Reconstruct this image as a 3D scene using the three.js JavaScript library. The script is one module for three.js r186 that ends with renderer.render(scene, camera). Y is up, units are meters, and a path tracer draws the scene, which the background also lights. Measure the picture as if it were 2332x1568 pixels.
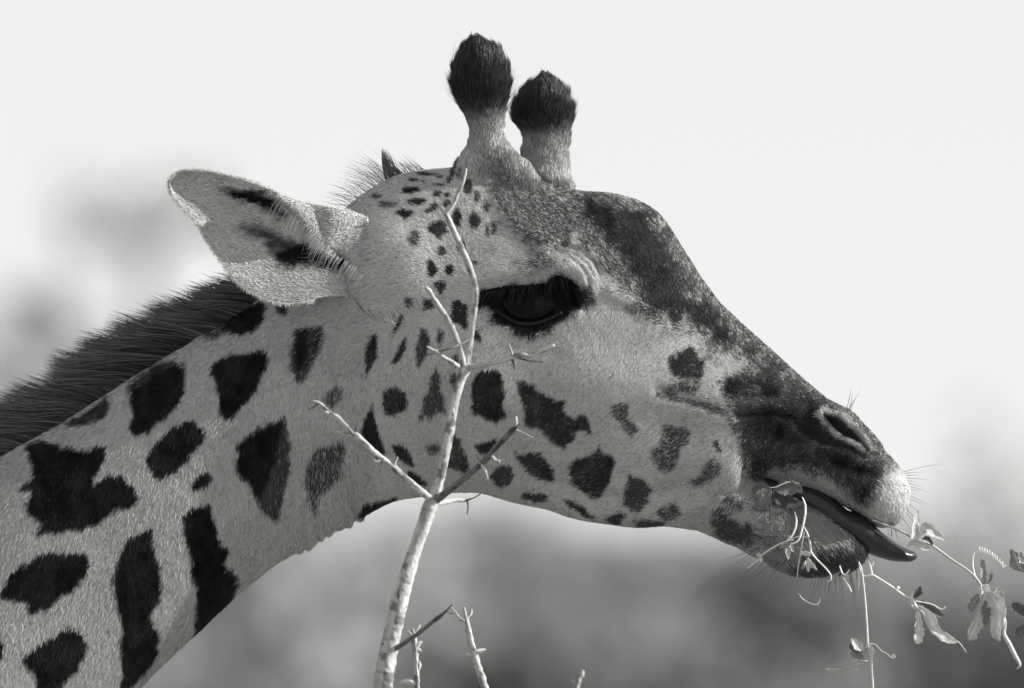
import * as THREE from 'three';
import { mergeGeometries } from 'three/addons/utils/BufferGeometryUtils.js';

// ---------------------------------------------------------------- camera, sky, sun, exposure
const U = 0.0005;                       // one drawing unit is half a millimetre
const DIST = 14, PITCH = Math.atan(0.8 / 14), CAM_Y = 2.8;
const scene = new THREE.Scene();
const camera = new THREE.PerspectiveCamera(2 * Math.atan((784 * U) / DIST) * 180 / Math.PI, 1024 / 688, 0.1, 6000);
camera.position.set(0, CAM_Y, 0);
camera.rotation.x = PITCH;
camera.focus = DIST - 0.11;
camera.userData.fStop = 4.3;
scene.add(camera);
// stage: the plane of the animal's head, square to the line of sight
const STAGE_O = new THREE.Vector3(0, CAM_Y + DIST * Math.sin(PITCH), -DIST * Math.cos(PITCH));
const STAGE = new THREE.Matrix4().makeRotationX(PITCH).setPosition(STAGE_O).multiply(new THREE.Matrix4().makeScale(U, U, U));

const SUN = new THREE.Vector3(0.86, 0.45, 0.08).normalize();
{
  const W = 256, H = 128, data = new Float32Array(W * H * 4);
  for (let j = 0; j < H; j++) {
    const el = ((j + 0.5) / H - 0.5) * Math.PI;
    for (let i = 0; i < W; i++) {
      const az = ((i + 0.5) / W - 0.5) * Math.PI * 2;
      const d = Math.cos(el) * Math.cos(az) * SUN.x + Math.sin(el) * SUN.y + Math.cos(el) * Math.sin(az) * SUN.z;
      const t = Math.max(0, Math.sin(el));
      let v = 0.56 - 0.22 * Math.pow(t, 0.8) + 0.18 * Math.pow(Math.max(0, d), 6);
      if (el < 0) v = 0.56 + 0.18 * Math.pow(Math.max(0, d), 6);
      const k = (j * W + i) * 4;
      data[k] = v; data[k + 1] = v * 1.004; data[k + 2] = v * 0.992; data[k + 3] = 1;
    }
  }
  const sky = new THREE.DataTexture(data, W, H, THREE.RGBAFormat, THREE.FloatType);
  sky.mapping = THREE.EquirectangularReflectionMapping; sky.magFilter = THREE.LinearFilter; sky.needsUpdate = true;
  scene.background = sky; scene.environment = sky;
}
const sun = new THREE.DirectionalLight(new THREE.Color(1, 0.985, 0.96), 5);
sun.position.copy(STAGE_O).addScaledVector(SUN, 30); sun.target.position.copy(STAGE_O);
sun.castShadow = true; sun.shadow.mapSize.set(2048, 2048);
Object.assign(sun.shadow.camera, { left: -6, right: 6, top: 6, bottom: -6, near: 1, far: 120 });
scene.add(sun, sun.target);
const renderer = new THREE.WebGLRenderer({ antialias: true });
renderer.shadowMap.enabled = true;
renderer.toneMapping = THREE.LinearToneMapping;
renderer.toneMappingExposure = 1.65;

// ---------------------------------------------------------------- helpers
function rng(seed) { let a = seed >>> 0; return () => { a = (a + 0x6D2B79F5) | 0; let t = Math.imul(a ^ (a >>> 15), 1 | a); t = (t + Math.imul(t ^ (t >>> 7), 61 | t)) ^ t; return ((t ^ (t >>> 14)) >>> 0) / 4294967296; }; }
const hash = (x, y) => { let h = Math.imul(x | 0, 374761393) + Math.imul(y | 0, 668265263); h = Math.imul(h ^ (h >>> 13), 1274126177); return ((h ^ (h >>> 16)) >>> 0) / 4294967296; };
const noise = (x, y) => { const i = Math.floor(x), j = Math.floor(y); let u = x - i, v = y - j; u = u * u * (3 - 2 * u); v = v * v * (3 - 2 * v); return (hash(i, j) * (1 - u) + hash(i + 1, j) * u) * (1 - v) + (hash(i, j + 1) * (1 - u) + hash(i + 1, j + 1) * u) * v; };
const fbm = (x, y, o = 3) => { let s = 0, a = 0.5, n = 0; for (let i = 0; i < o; i++) { s += a * noise(x, y); n += a; a *= 0.5; x = x * 2.03 + 17; y = y * 2.03 + 31; } return s / n; };
const clamp = (x, a = 0, b = 1) => Math.min(b, Math.max(a, x));
const sstep = (a, b, x) => { const t = clamp((x - a) / (b - a)); return t * t * (3 - 2 * t); };
const lerp = (a, b, t) => a + (b - a) * t;
const V = (x, y, z) => new THREE.Vector3(x, y, z);
// photograph coordinates (2332 x 1568, y down) at height z above the stage -> drawing units, y up
const DU = DIST / U;
const pt = (fx, fy, z = 0) => V(fx - 1166, 784 - fy, z);                                                    // in the animal's own plane
const at = (fx, fy, z = 0) => { const s = (DU - z) / DU; return V((fx - 1166) * s, (784 - fy) * s, z); };    // same direction, at height z

const names = new Map();
const numbered = (n) => { const c = names.get(n) ?? 0; names.set(n, c + 1); return c ? n + '_' + String(c).padStart(3, '0') : n; };
function thing(name, base, label, category, group) {
  const o = new THREE.Group(); o.name = numbered(name); o.position.copy(base); o.userData = { label, category };
  if (group) o.userData.group = group;
  scene.add(o); return o;
}
const basePos = (o) => { const v = V(0, 0, 0); while (o && o !== scene) { v.add(o.position); o = o.parent; } return v; };
// geometry given in drawing units on the stage
function part(name, geo, mat, parent, kind) {
  geo.applyMatrix4(STAGE);
  const b = basePos(parent); geo.translate(-b.x, -b.y, -b.z);
  const m = new THREE.Mesh(geo, mat); m.name = name; m.castShadow = m.receiveShadow = true;
  if (kind) m.userData.kind = kind;
  parent.add(m); return m;
}
function gridGeo(nu, nv, f, closedV = false) {
  const P = new Float32Array(nu * nv * 3), idx = [], uv = new Float32Array(nu * nv * 2);
  for (let i = 0; i < nu; i++) for (let j = 0; j < nv; j++) { const p = f(i, j); P.set([p.x, p.y, p.z], (i * nv + j) * 3); uv.set([i / (nu - 1), j / (nv - 1)], (i * nv + j) * 2); }
  const m = closedV ? nv : nv - 1;
  for (let i = 0; i < nu - 1; i++) for (let j = 0; j < m; j++) { const a = i * nv + j, b = i * nv + (j + 1) % nv, c = a + nv, d = b + nv; idx.push(a, b, c, b, d, c); }
  const g = new THREE.BufferGeometry(); g.setAttribute('position', new THREE.BufferAttribute(P, 3)); g.setAttribute('uv', new THREE.BufferAttribute(uv, 2)); g.setIndex(idx); g.computeVertexNormals(); return g;
}
function setColors(geo, f) {
  const p = geo.attributes.position, n = geo.attributes.normal, c = new Float32Array(p.count * 3);
  for (let i = 0; i < p.count; i++) { const v = f(p.getX(i), p.getY(i), p.getZ(i), n.getX(i), n.getY(i), n.getZ(i)); c[i * 3] = v; c[i * 3 + 1] = v; c[i * 3 + 2] = v * 0.985; }
  geo.setAttribute('color', new THREE.BufferAttribute(c, 3)); return geo;
}
// Hermite curve through rows of numbers
function curve(rows, key) {
  const t = [0]; for (let i = 1; i < rows.length; i++) t.push(t[i - 1] + Math.max(1e-3, key(rows[i - 1], rows[i])));
  const n = rows.length, w = rows[0].length;
  const m = rows.map((r, i) => { const a = Math.max(0, i - 1), b = Math.min(n - 1, i + 1); return r.map((_, c) => (rows[b][c] - rows[a][c]) / (t[b] - t[a])); });
  return { len: t[n - 1], t, at(s) {
    s = clamp(s, 0, t[n - 1]); let i = 0; while (i < n - 2 && s > t[i + 1]) i++;
    const h = t[i + 1] - t[i], x = (s - t[i]) / h, x2 = x * x, x3 = x2 * x, out = new Array(w);
    for (let c = 0; c < w; c++) out[c] = (2 * x3 - 3 * x2 + 1) * rows[i][c] + (x3 - 2 * x2 + x) * h * m[i][c] + (-2 * x3 + 3 * x2) * rows[i + 1][c] + (x3 - x2) * h * m[i + 1][c];
    return out;
  } };
}
const midDist = (a, b) => Math.hypot((a[0] + a[2] - b[0] - b[2]) / 2, (a[1] + a[3] - b[1] - b[3]) / 2);
// loft: rows [topX, topY, bottomX, bottomY, halfWidth, bias, zCentre]; thetas: list of angles round the section
function loft(rows, stepOf, thetas, capStart = false) {
  const c = curve(rows, midDist), ss = [];
  for (let s = 0; s < c.len;) { ss.push(s); const r = c.at(s); s += stepOf((r[0] + r[2]) / 2, (r[1] + r[3]) / 2); }
  ss.push(c.len);
  const rings = ss.map((s) => c.at(s));
  const closeRing = (r) => [(r[0] + r[2]) / 2, (r[1] + r[3]) / 2, (r[0] + r[2]) / 2, (r[1] + r[3]) / 2, 0.01, 0, r[6]];
  rings.push(closeRing(rings[rings.length - 1])); if (capStart) rings.unshift(closeRing(rings[0]));
  const nv = thetas.length;
  return gridGeo(rings.length, nv, (i, j) => {
    const r = rings[i], th = thetas[j], co = Math.cos(th), si = Math.sin(th);
    const cx = (r[0] + r[2]) / 2 + (r[0] - r[2]) / 2 * co, cy = (r[1] + r[3]) / 2 + (r[1] - r[3]) / 2 * co;
    const q = pt(cx, cy, 0).multiplyScalar(1 - (r[6] ?? 0) / DU); q.z = (r[6] ?? 0) + r[4] * si * (1 + (r[5] ?? 0) * co); return q;
  }, true);
}
const ringAngles = (near, far) => [...Array(near).keys()].map((i) => Math.PI * i / near).concat([...Array(far).keys()].map((i) => Math.PI + Math.PI * i / far));
// tube through points [fx, fy, z, radius]
function tube(points, sides = 7, stepLen = 8, rough = 0, seed = 1, cap = true) {
  const pts = points.map(([x, y, z, r]) => { const p = at(x, y, z); return [p.x, p.y, p.z, r]; });
  const c = curve(pts, (a, b) => Math.hypot(a[0] - b[0], a[1] - b[1], a[2] - b[2])), n = Math.max(3, Math.ceil(c.len / stepLen) + 1), rows = [];
  for (let i = 0; i < n; i++) rows.push(c.at(c.len * i / (n - 1)));
  if (cap) { rows.push([...rows[n - 1].slice(0, 3), 0.02]); rows.unshift([...rows[0].slice(0, 3), 0.02]); }
  let side = V(0, 0, 1);
  return gridGeo(rows.length, sides, (() => { let last = -1, A, B; return (i, j) => {
    if (i !== last) { last = i; const a = rows[Math.max(0, i - 2)], b = rows[Math.min(rows.length - 1, i + 2)]; const T = V(b[0] - a[0], b[1] - a[1], b[2] - a[2]).normalize(); A = side.clone().addScaledVector(T, -side.dot(T)); if (A.lengthSq() < 1e-6) A = V(0.3, 1, 0.2); A.normalize(); side.copy(A); B = T.clone().cross(A); }
    const r = rows[i], th = j / sides * Math.PI * 2, k = r[3] * (1 + rough * (2 * fbm(i * 0.35 + seed * 7, j * 1.3 + seed * 3, 2) - 1));
    return V(r[0] + (A.x * Math.cos(th) + B.x * Math.sin(th)) * k, r[1] + (A.y * Math.cos(th) + B.y * Math.sin(th)) * k, r[2] + (A.z * Math.cos(th) + B.z * Math.sin(th)) * k);
  }; })(), true);
}
// curved blades: each {p: [Vector3...], w, n: Vector3 (facing), c} become ribbons that taper to a point
function strands(list) {
  let nv = 0, nt = 0; for (const s of list) { nv += s.p.length * 2 - 1; nt += (s.p.length - 1) * 2 - 1; }
  const P = new Float32Array(nv * 3), N = new Float32Array(nv * 3), C = new Float32Array(nv * 3), I = new Uint32Array(nt * 3); let v = 0, t = 0;
  const T = V(0, 0, 0), S = V(0, 0, 0), nn = V(0, 0, 0);
  for (const s of list) {
    const m = s.p.length, v0 = v;
    for (let i = 0; i < m; i++) {
      T.subVectors(s.p[Math.min(m - 1, i + 1)], s.p[Math.max(0, i - 1)]).normalize(); S.crossVectors(T, s.n).normalize(); nn.crossVectors(S, T).normalize();
      const w = s.w * 0.5 * (1 - Math.pow(i / (m - 1), 2.2)) , cc = s.c2 === undefined ? s.c : lerp(s.c, s.c2, i / (m - 1));
      for (const q of i === m - 1 ? [0] : [-1, 1]) { P[v * 3] = s.p[i].x + S.x * w * q; P[v * 3 + 1] = s.p[i].y + S.y * w * q; P[v * 3 + 2] = s.p[i].z + S.z * w * q; N[v * 3] = nn.x; N[v * 3 + 1] = nn.y; N[v * 3 + 2] = nn.z; C[v * 3] = cc; C[v * 3 + 1] = cc; C[v * 3 + 2] = cc * 0.985; v++; }
    }
    for (let i = 0; i < m - 1; i++) { const a = v0 + i * 2; if (i < m - 2) { I.set([a, a + 1, a + 2, a + 1, a + 3, a + 2], t * 3); t += 2; } else { I.set([a, a + 1, a + 2], t * 3); t++; } }
  }
  const g = new THREE.BufferGeometry(); g.setAttribute('position', new THREE.BufferAttribute(P, 3)); g.setAttribute('normal', new THREE.BufferAttribute(N, 3)); g.setAttribute('color', new THREE.BufferAttribute(C, 3)); g.setIndex(new THREE.BufferAttribute(I, 1)); return g;
}
// short fur over a surface
function fur(geo, count, seed, o) {
  const R = rng(seed), p = geo.attributes.position.array, n = geo.attributes.normal.array, ix = geo.index.array, nt = ix.length / 3, cum = new Float64Array(nt); let tot = 0;
  for (let i = 0; i < nt; i++) {
    const a = ix[i * 3] * 3, b = ix[i * 3 + 1] * 3, c = ix[i * 3 + 2] * 3;
    const ux = p[b] - p[a], uy = p[b + 1] - p[a + 1], uz = p[b + 2] - p[a + 2], vx = p[c] - p[a], vy = p[c + 1] - p[a + 1], vz = p[c + 2] - p[a + 2];
    const A = Math.hypot(uy * vz - uz * vy, uz * vx - ux * vz, ux * vy - uy * vx);
    const ok = o.keep(p[a] + 1166, 784 - p[a + 1], p[a + 2], n[a], n[a + 1], n[a + 2]); tot += A * ok; cum[i] = tot;
  }
  const P = new Float32Array(count * 15), N = new Float32Array(count * 15), C = new Float32Array(count * 15), I = new Uint32Array(count * 9);
  for (let h = 0; h < count; h++) {
    const x = R() * tot; let lo = 0, hi = nt - 1; while (lo < hi) { const m = (lo + hi) >> 1; if (cum[m] < x) lo = m + 1; else hi = m; }
    const a = ix[lo * 3] * 3, b = ix[lo * 3 + 1] * 3, c = ix[lo * 3 + 2] * 3; let r1 = R(), r2 = R(); if (r1 + r2 > 1) { r1 = 1 - r1; r2 = 1 - r2; }
    const px = p[a] + (p[b] - p[a]) * r1 + (p[c] - p[a]) * r2, py = p[a + 1] + (p[b + 1] - p[a + 1]) * r1 + (p[c + 1] - p[a + 1]) * r2, pz = p[a + 2] + (p[b + 2] - p[a + 2]) * r1 + (p[c + 2] - p[a + 2]) * r2;
    let nx = n[a], ny = n[a + 1], nz = n[a + 2];
    const fx = px + 1166, fy = 784 - py;
    const [dx0, dy0] = o.flow(fx, fy);
    let dx = dx0 + (R() - 0.5) * 0.7, dy = -dy0 + (R() - 0.5) * 0.7, dz = (R() - 0.5) * 0.5;
    const dn = dx * nx + dy * ny + dz * nz; dx -= dn * nx; dy -= dn * ny; dz -= dn * nz; const dl = Math.hypot(dx, dy, dz) || 1; dx /= dl; dy /= dl; dz /= dl;
    const L = o.len(fx, fy) * (0.6 + 0.8 * R()), w = (o.width ?? 1.1) * (0.7 + 0.6 * R()), lift = (o.lift ? o.lift(fx, fy) : 0.22) * (0.4 + 1.2 * R());
    // blade side: across the flow, rolled a little about it
    const sx = dy * nz - dz * ny, sy = dz * nx - dx * nz, sz = dx * ny - dy * nx, roll = (R() - 0.5) * 1.5, cr = Math.cos(roll), sr = Math.sin(roll);
    const qx = sx * cr + nx * sr, qy = sy * cr + ny * sr, qz = sz * cr + nz * sr, bx = nx * cr - sx * sr, by = ny * cr - sy * sr, bz = nz * cr - sz * sr;
    const col = o.color(fx, fy, R), k = h * 15;
    const m1 = 0.55 * L, l1 = lift * L * 0.75, l2 = lift * L;
    const put = (o2, t, l, ws, shade) => { P[k + o2] = px + dx * t + nx * l + qx * ws; P[k + o2 + 1] = py + dy * t + ny * l + qy * ws; P[k + o2 + 2] = pz + dz * t + nz * l + qz * ws; N[k + o2] = bx; N[k + o2 + 1] = by; N[k + o2 + 2] = bz; C[k + o2] = shade; C[k + o2 + 1] = shade; C[k + o2 + 2] = shade * 0.985; };
    put(0, 0, -0.5, -w / 2, col); put(3, 0, -0.5, w / 2, col); put(6, m1, l1, -w * 0.4, col); put(9, m1, l1, w * 0.4, col); put(12, L, l2, 0, col);
    const q = h * 5; I.set([q, q + 1, q + 2, q + 1, q + 3, q + 2, q + 2, q + 3, q + 4], h * 9);
  }
  const g = new THREE.BufferGeometry(); g.setAttribute('position', new THREE.BufferAttribute(P, 3)); g.setAttribute('normal', new THREE.BufferAttribute(N, 3)); g.setAttribute('color', new THREE.BufferAttribute(C, 3)); g.setIndex(new THREE.BufferAttribute(I, 1)); return g;
}
// distances to polygons and polylines in photograph coordinates
function polySD(pts, x, y) { let d = 1e9, inside = false; for (let i = 0, j = pts.length - 1; i < pts.length; j = i++) { const [ax, ay] = pts[j], [bx, by] = pts[i], ex = bx - ax, ey = by - ay, t = clamp(((x - ax) * ex + (y - ay) * ey) / (ex * ex + ey * ey)); d = Math.min(d, Math.hypot(x - ax - ex * t, y - ay - ey * t)); if ((ay > y) !== (by > y) && x < ax + (y - ay) / (by - ay) * ex) inside = !inside; } return inside ? -d : d; }
function lineD(pts, x, y) { let d = 1e9; for (let i = 1; i < pts.length; i++) { const [ax, ay] = pts[i - 1], [bx, by] = pts[i], ex = bx - ax, ey = by - ay, t = clamp(((x - ax) * ex + (y - ay) * ey) / (ex * ex + ey * ey)); d = Math.min(d, Math.hypot(x - ax - ex * t, y - ay - ey * t)); } return d; }
const box = (pts, pad) => [Math.min(...pts.map((p) => p[0])) - pad, Math.min(...pts.map((p) => p[1])) - pad, Math.max(...pts.map((p) => p[0])) + pad, Math.max(...pts.map((p) => p[1])) + pad];

const mat = (o) => new THREE.MeshPhysicalMaterial({ side: THREE.DoubleSide, ...o });
const M = {
  skin: mat({ vertexColors: true, roughness: 0.75, specularIntensity: 0.15 }),
  fur: mat({ vertexColors: true, roughness: 0.45, specularIntensity: 0.1 }),
  hair: mat({ vertexColors: true, roughness: 0.4, specularIntensity: 0.4 }),
  lash: mat({ vertexColors: true, roughness: 0.7, specularIntensity: 0.05 }),
  eye: mat({ color: new THREE.Color().setRGB(0.006, 0.006, 0.006), roughness: 0.07, specularIntensity: 0.22 }),
  lid: mat({ color: new THREE.Color().setRGB(0.008, 0.008, 0.008), roughness: 0.5, specularIntensity: 0.4 }),
  tongue: mat({ vertexColors: true, roughness: 0.6, specularIntensity: 0.2, clearcoat: 0.55, clearcoatRoughness: 0.2 }),
  bark: mat({ vertexColors: true, roughness: 0.8, specularIntensity: 0.4 }),
  leaf: mat({ vertexColors: true, roughness: 0.9, transmission: 0.45, thickness: 0 }),
  vine: mat({ vertexColors: true, roughness: 0.6 }),
  hoof: mat({ color: new THREE.Color().setRGB(0.05, 0.05, 0.05), roughness: 0.5 }),
  bushLeaf: mat({ vertexColors: true, roughness: 0.95, transmission: 0.3, thickness: 0 }),
  trunk: mat({ vertexColors: true, roughness: 0.9 }),
  ground: mat({ vertexColors: true, roughness: 1 }),
};

// ---------------------------------------------------------------- ground
{
  const g = new THREE.PlaneGeometry(5000, 5000, 160, 160); g.rotateX(-Math.PI / 2);
  setColors(g, (x, y, z) => 0.18 + 0.12 * fbm(x * 0.013, z * 0.013, 3));
  const m = new THREE.Mesh(g, M.ground); m.name = 'ground'; m.receiveShadow = true; m.userData = { kind: 'structure', label: 'dry savanna ground running to the horizon', category: 'ground' }; scene.add(m);
}

// ---------------------------------------------------------------- trees behind, far out of focus
// [photograph x, y of the crown's middle, metres from the camera, half width, half height, leaves, tone]
function tree(fx, fy, dist, rx, ry, leaves, tone, seed, label) {
  const R = rng(seed), k = U * dist / DIST, dir = V((fx - 1166) * U, (784 - fy) * U, -DIST).normalize().applyAxisAngle(V(1, 0, 0), PITCH);
  const c = V(0, CAM_Y, 0).addScaledVector(dir, dist / Math.abs(dir.z)), W = rx * k, H = ry * k;
  const root = thing('woodland_tree', V(c.x, 0, c.z), label, 'tree', 'blurred trees behind the giraffe');
  const P = [], C = [], I = []; let v = 0;
  const clumps = []; for (let i = 0; i < 26; i++) { let a, b, d; do { a = R() * 2 - 1; b = R() * 2 - 1; d = R() * 2 - 1; } while (a * a + b * b + d * d > 1); clumps.push([a * 0.8, b * 0.8, d * 0.8, 0.22 + 0.2 * R()]); }
  for (let i = 0; i < leaves; i++) {
    const q = clumps[Math.floor(R() * clumps.length)]; let a, b, d; do { a = R() * 2 - 1; b = R() * 2 - 1; d = R() * 2 - 1; } while (a * a + b * b + d * d > 1);
    const x = (q[0] + a * q[3]) * W, y = c.y + (q[1] + b * q[3]) * H, z = (q[2] + d * q[3]) * W, s = (0.05 + 0.05 * R()) * dist / 52;
    const n = V(R() - 0.5, R() - 0.2, R() - 0.5).normalize(), t = V(R() - 0.5, R() - 0.5, R() - 0.5).cross(n).normalize(), b2 = n.clone().cross(t), tn = tone * (0.6 + 0.8 * R());
    for (const [e, f] of [[-1, 0], [0, -0.5], [1, 0], [0, 0.5]]) { P.push(x + (t.x * e + b2.x * f) * s, y + (t.y * e + b2.y * f) * s, z + (t.z * e + b2.z * f) * s); C.push(tn, tn, tn); }
    I.push(v, v + 1, v + 2, v, v + 2, v + 3); v += 4;
  }
  const g = new THREE.BufferGeometry(); g.setAttribute('position', new THREE.Float32BufferAttribute(P, 3)); g.setAttribute('color', new THREE.Float32BufferAttribute(C, 3)); g.setIndex(I); g.computeVertexNormals();
  const crown = new THREE.Mesh(g, M.bushLeaf); crown.name = 'crown'; crown.castShadow = crown.receiveShadow = true; root.add(crown);
  const geos = [], bar = (a, b, r0, r1) => { const d = b.clone().sub(a), t = new THREE.CylinderGeometry(r1, r0, d.length(), 7); t.translate(0, d.length() / 2, 0); t.applyQuaternion(new THREE.Quaternion().setFromUnitVectors(V(0, 1, 0), d.normalize())); t.translate(a.x, a.y, a.z); geos.push(t); };
  const fork = V(0.2 * W * (R() - 0.5), Math.max(0.8, c.y - H * 0.75), 0); bar(V(0, 0, 0), fork, 0.16, 0.11);
  for (let i = 0; i < 9; i++) { const q = clumps[i]; bar(fork, V(q[0] * W, Math.max(fork.y + 0.2, c.y + q[1] * H), q[2] * W), 0.06, 0.015); }
  const tr = mergeGeometries(geos); setColors(tr, (x, y, z) => 0.14 + 0.06 * noise(y * 6, x * 30));
  const trunk = new THREE.Mesh(tr, M.trunk); trunk.name = 'trunk'; trunk.castShadow = trunk.receiveShadow = true; root.add(trunk);
}
const TREES = [
  [40, 960, 100, 340, 220, 800, 0.5, 'blurred grey tree crown just behind the mane'], [350, 480, 125, 280, 120, 110, 0.55, 'faint thin tree crown blurred beyond the ear tip'], [105, 735, 110, 140, 110, 170, 0.36, 'small dark blurred clump of foliage above the mane'], [430, 1190, 110, 400, 250, 1500, 0.44, 'blurred tree crown hidden behind the spotted neck'],
  [540, 1700, 92, 480, 330, 3000, 0.3, 'broad blurred tree below the throat folds'], [960, 1660, 104, 420, 280, 2800, 0.29, 'grey blurred tree behind the sapling trunk'], [1400, 1580, 96, 480, 330, 3800, 0.26, 'dense dark blurred tree below the jaw'],
  [1820, 1580, 108, 440, 350, 3600, 0.26, 'blurred tree rising behind the chin whiskers'], [2270, 1640, 98, 430, 390, 3900, 0.28, 'blurred tree behind the drooping vine leaves'], [1600, 1340, 130, 520, 190, 2200, 0.34, 'pale far tree blurred between jaw and chin'], [2140, 1310, 134, 380, 190, 450, 0.5, 'pale far tree blurred behind the muzzle whiskers'], [700, 1340, 128, 420, 180, 1100, 0.42, 'pale far tree blurred beside the throat'],
  [1180, 1310, 136, 430, 180, 1700, 0.38, 'pale far tree blurred under the cheek behind the twigs'],
  [2300, 1120, 140, 200, 240, 90, 0.55, 'faint feathery tree beyond the leafy vine tip'],
];
{ // the same open woodland going on to both sides
  const R = rng(77);
  for (let k = 0; k < 22; k++) { const side = k % 2 ? 1 : -1, x = 1166 + side * (1750 + Math.floor(k / 2) * 330 + 120 * R()); TREES.push([x, 1480 + 160 * R(), 92 + 40 * R(), 380 + 120 * R(), 260 + 110 * R(), 2000, 0.3 + 0.1 * R(), side > 0 ? 'blurred woodland tree beyond the leafy vine, further along the row' : 'blurred woodland tree beyond the mane, further along the row']); }
}
TREES.forEach((t, i) => tree(...t.slice(0, 7), 100 + i, t[7]));

// ---------------------------------------------------------------- giraffe: coat pattern, in photograph coordinates
const from = (s, ox, oy) => (...a) => { const o = []; for (let i = 0; i < a.length; i += 2) o.push([a[i] * s + ox, a[i + 1] * s + oy]); return o; };
const n4 = from(0.6369, 0, 569.3), c1 = from(0.3269, 683.2, 626.2), c2 = from(0.3269, 1252.5, 398.5), c3 = from(0.26855, 1081.7, 854), kk = from(0.43945, 341.6, 45.5), ee = from(0.13183, 1070.4, 580.7), nn = from(0.21786, 1764.8, 853.95), FF = from(1, 0, 0);
const ell = (pts) => { const [[x, y], [rx, ry]] = pts; return [...Array(14).keys()].map((i) => [x + Math.cos(i / 14 * 6.283) * rx, y + Math.sin(i / 14 * 6.283) * ry]); };
const ke = (x, y, rx, ry) => { const [c] = kk(x, y); return ell([c, [rx * 0.43945, ry * 0.43945]]); };
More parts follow.
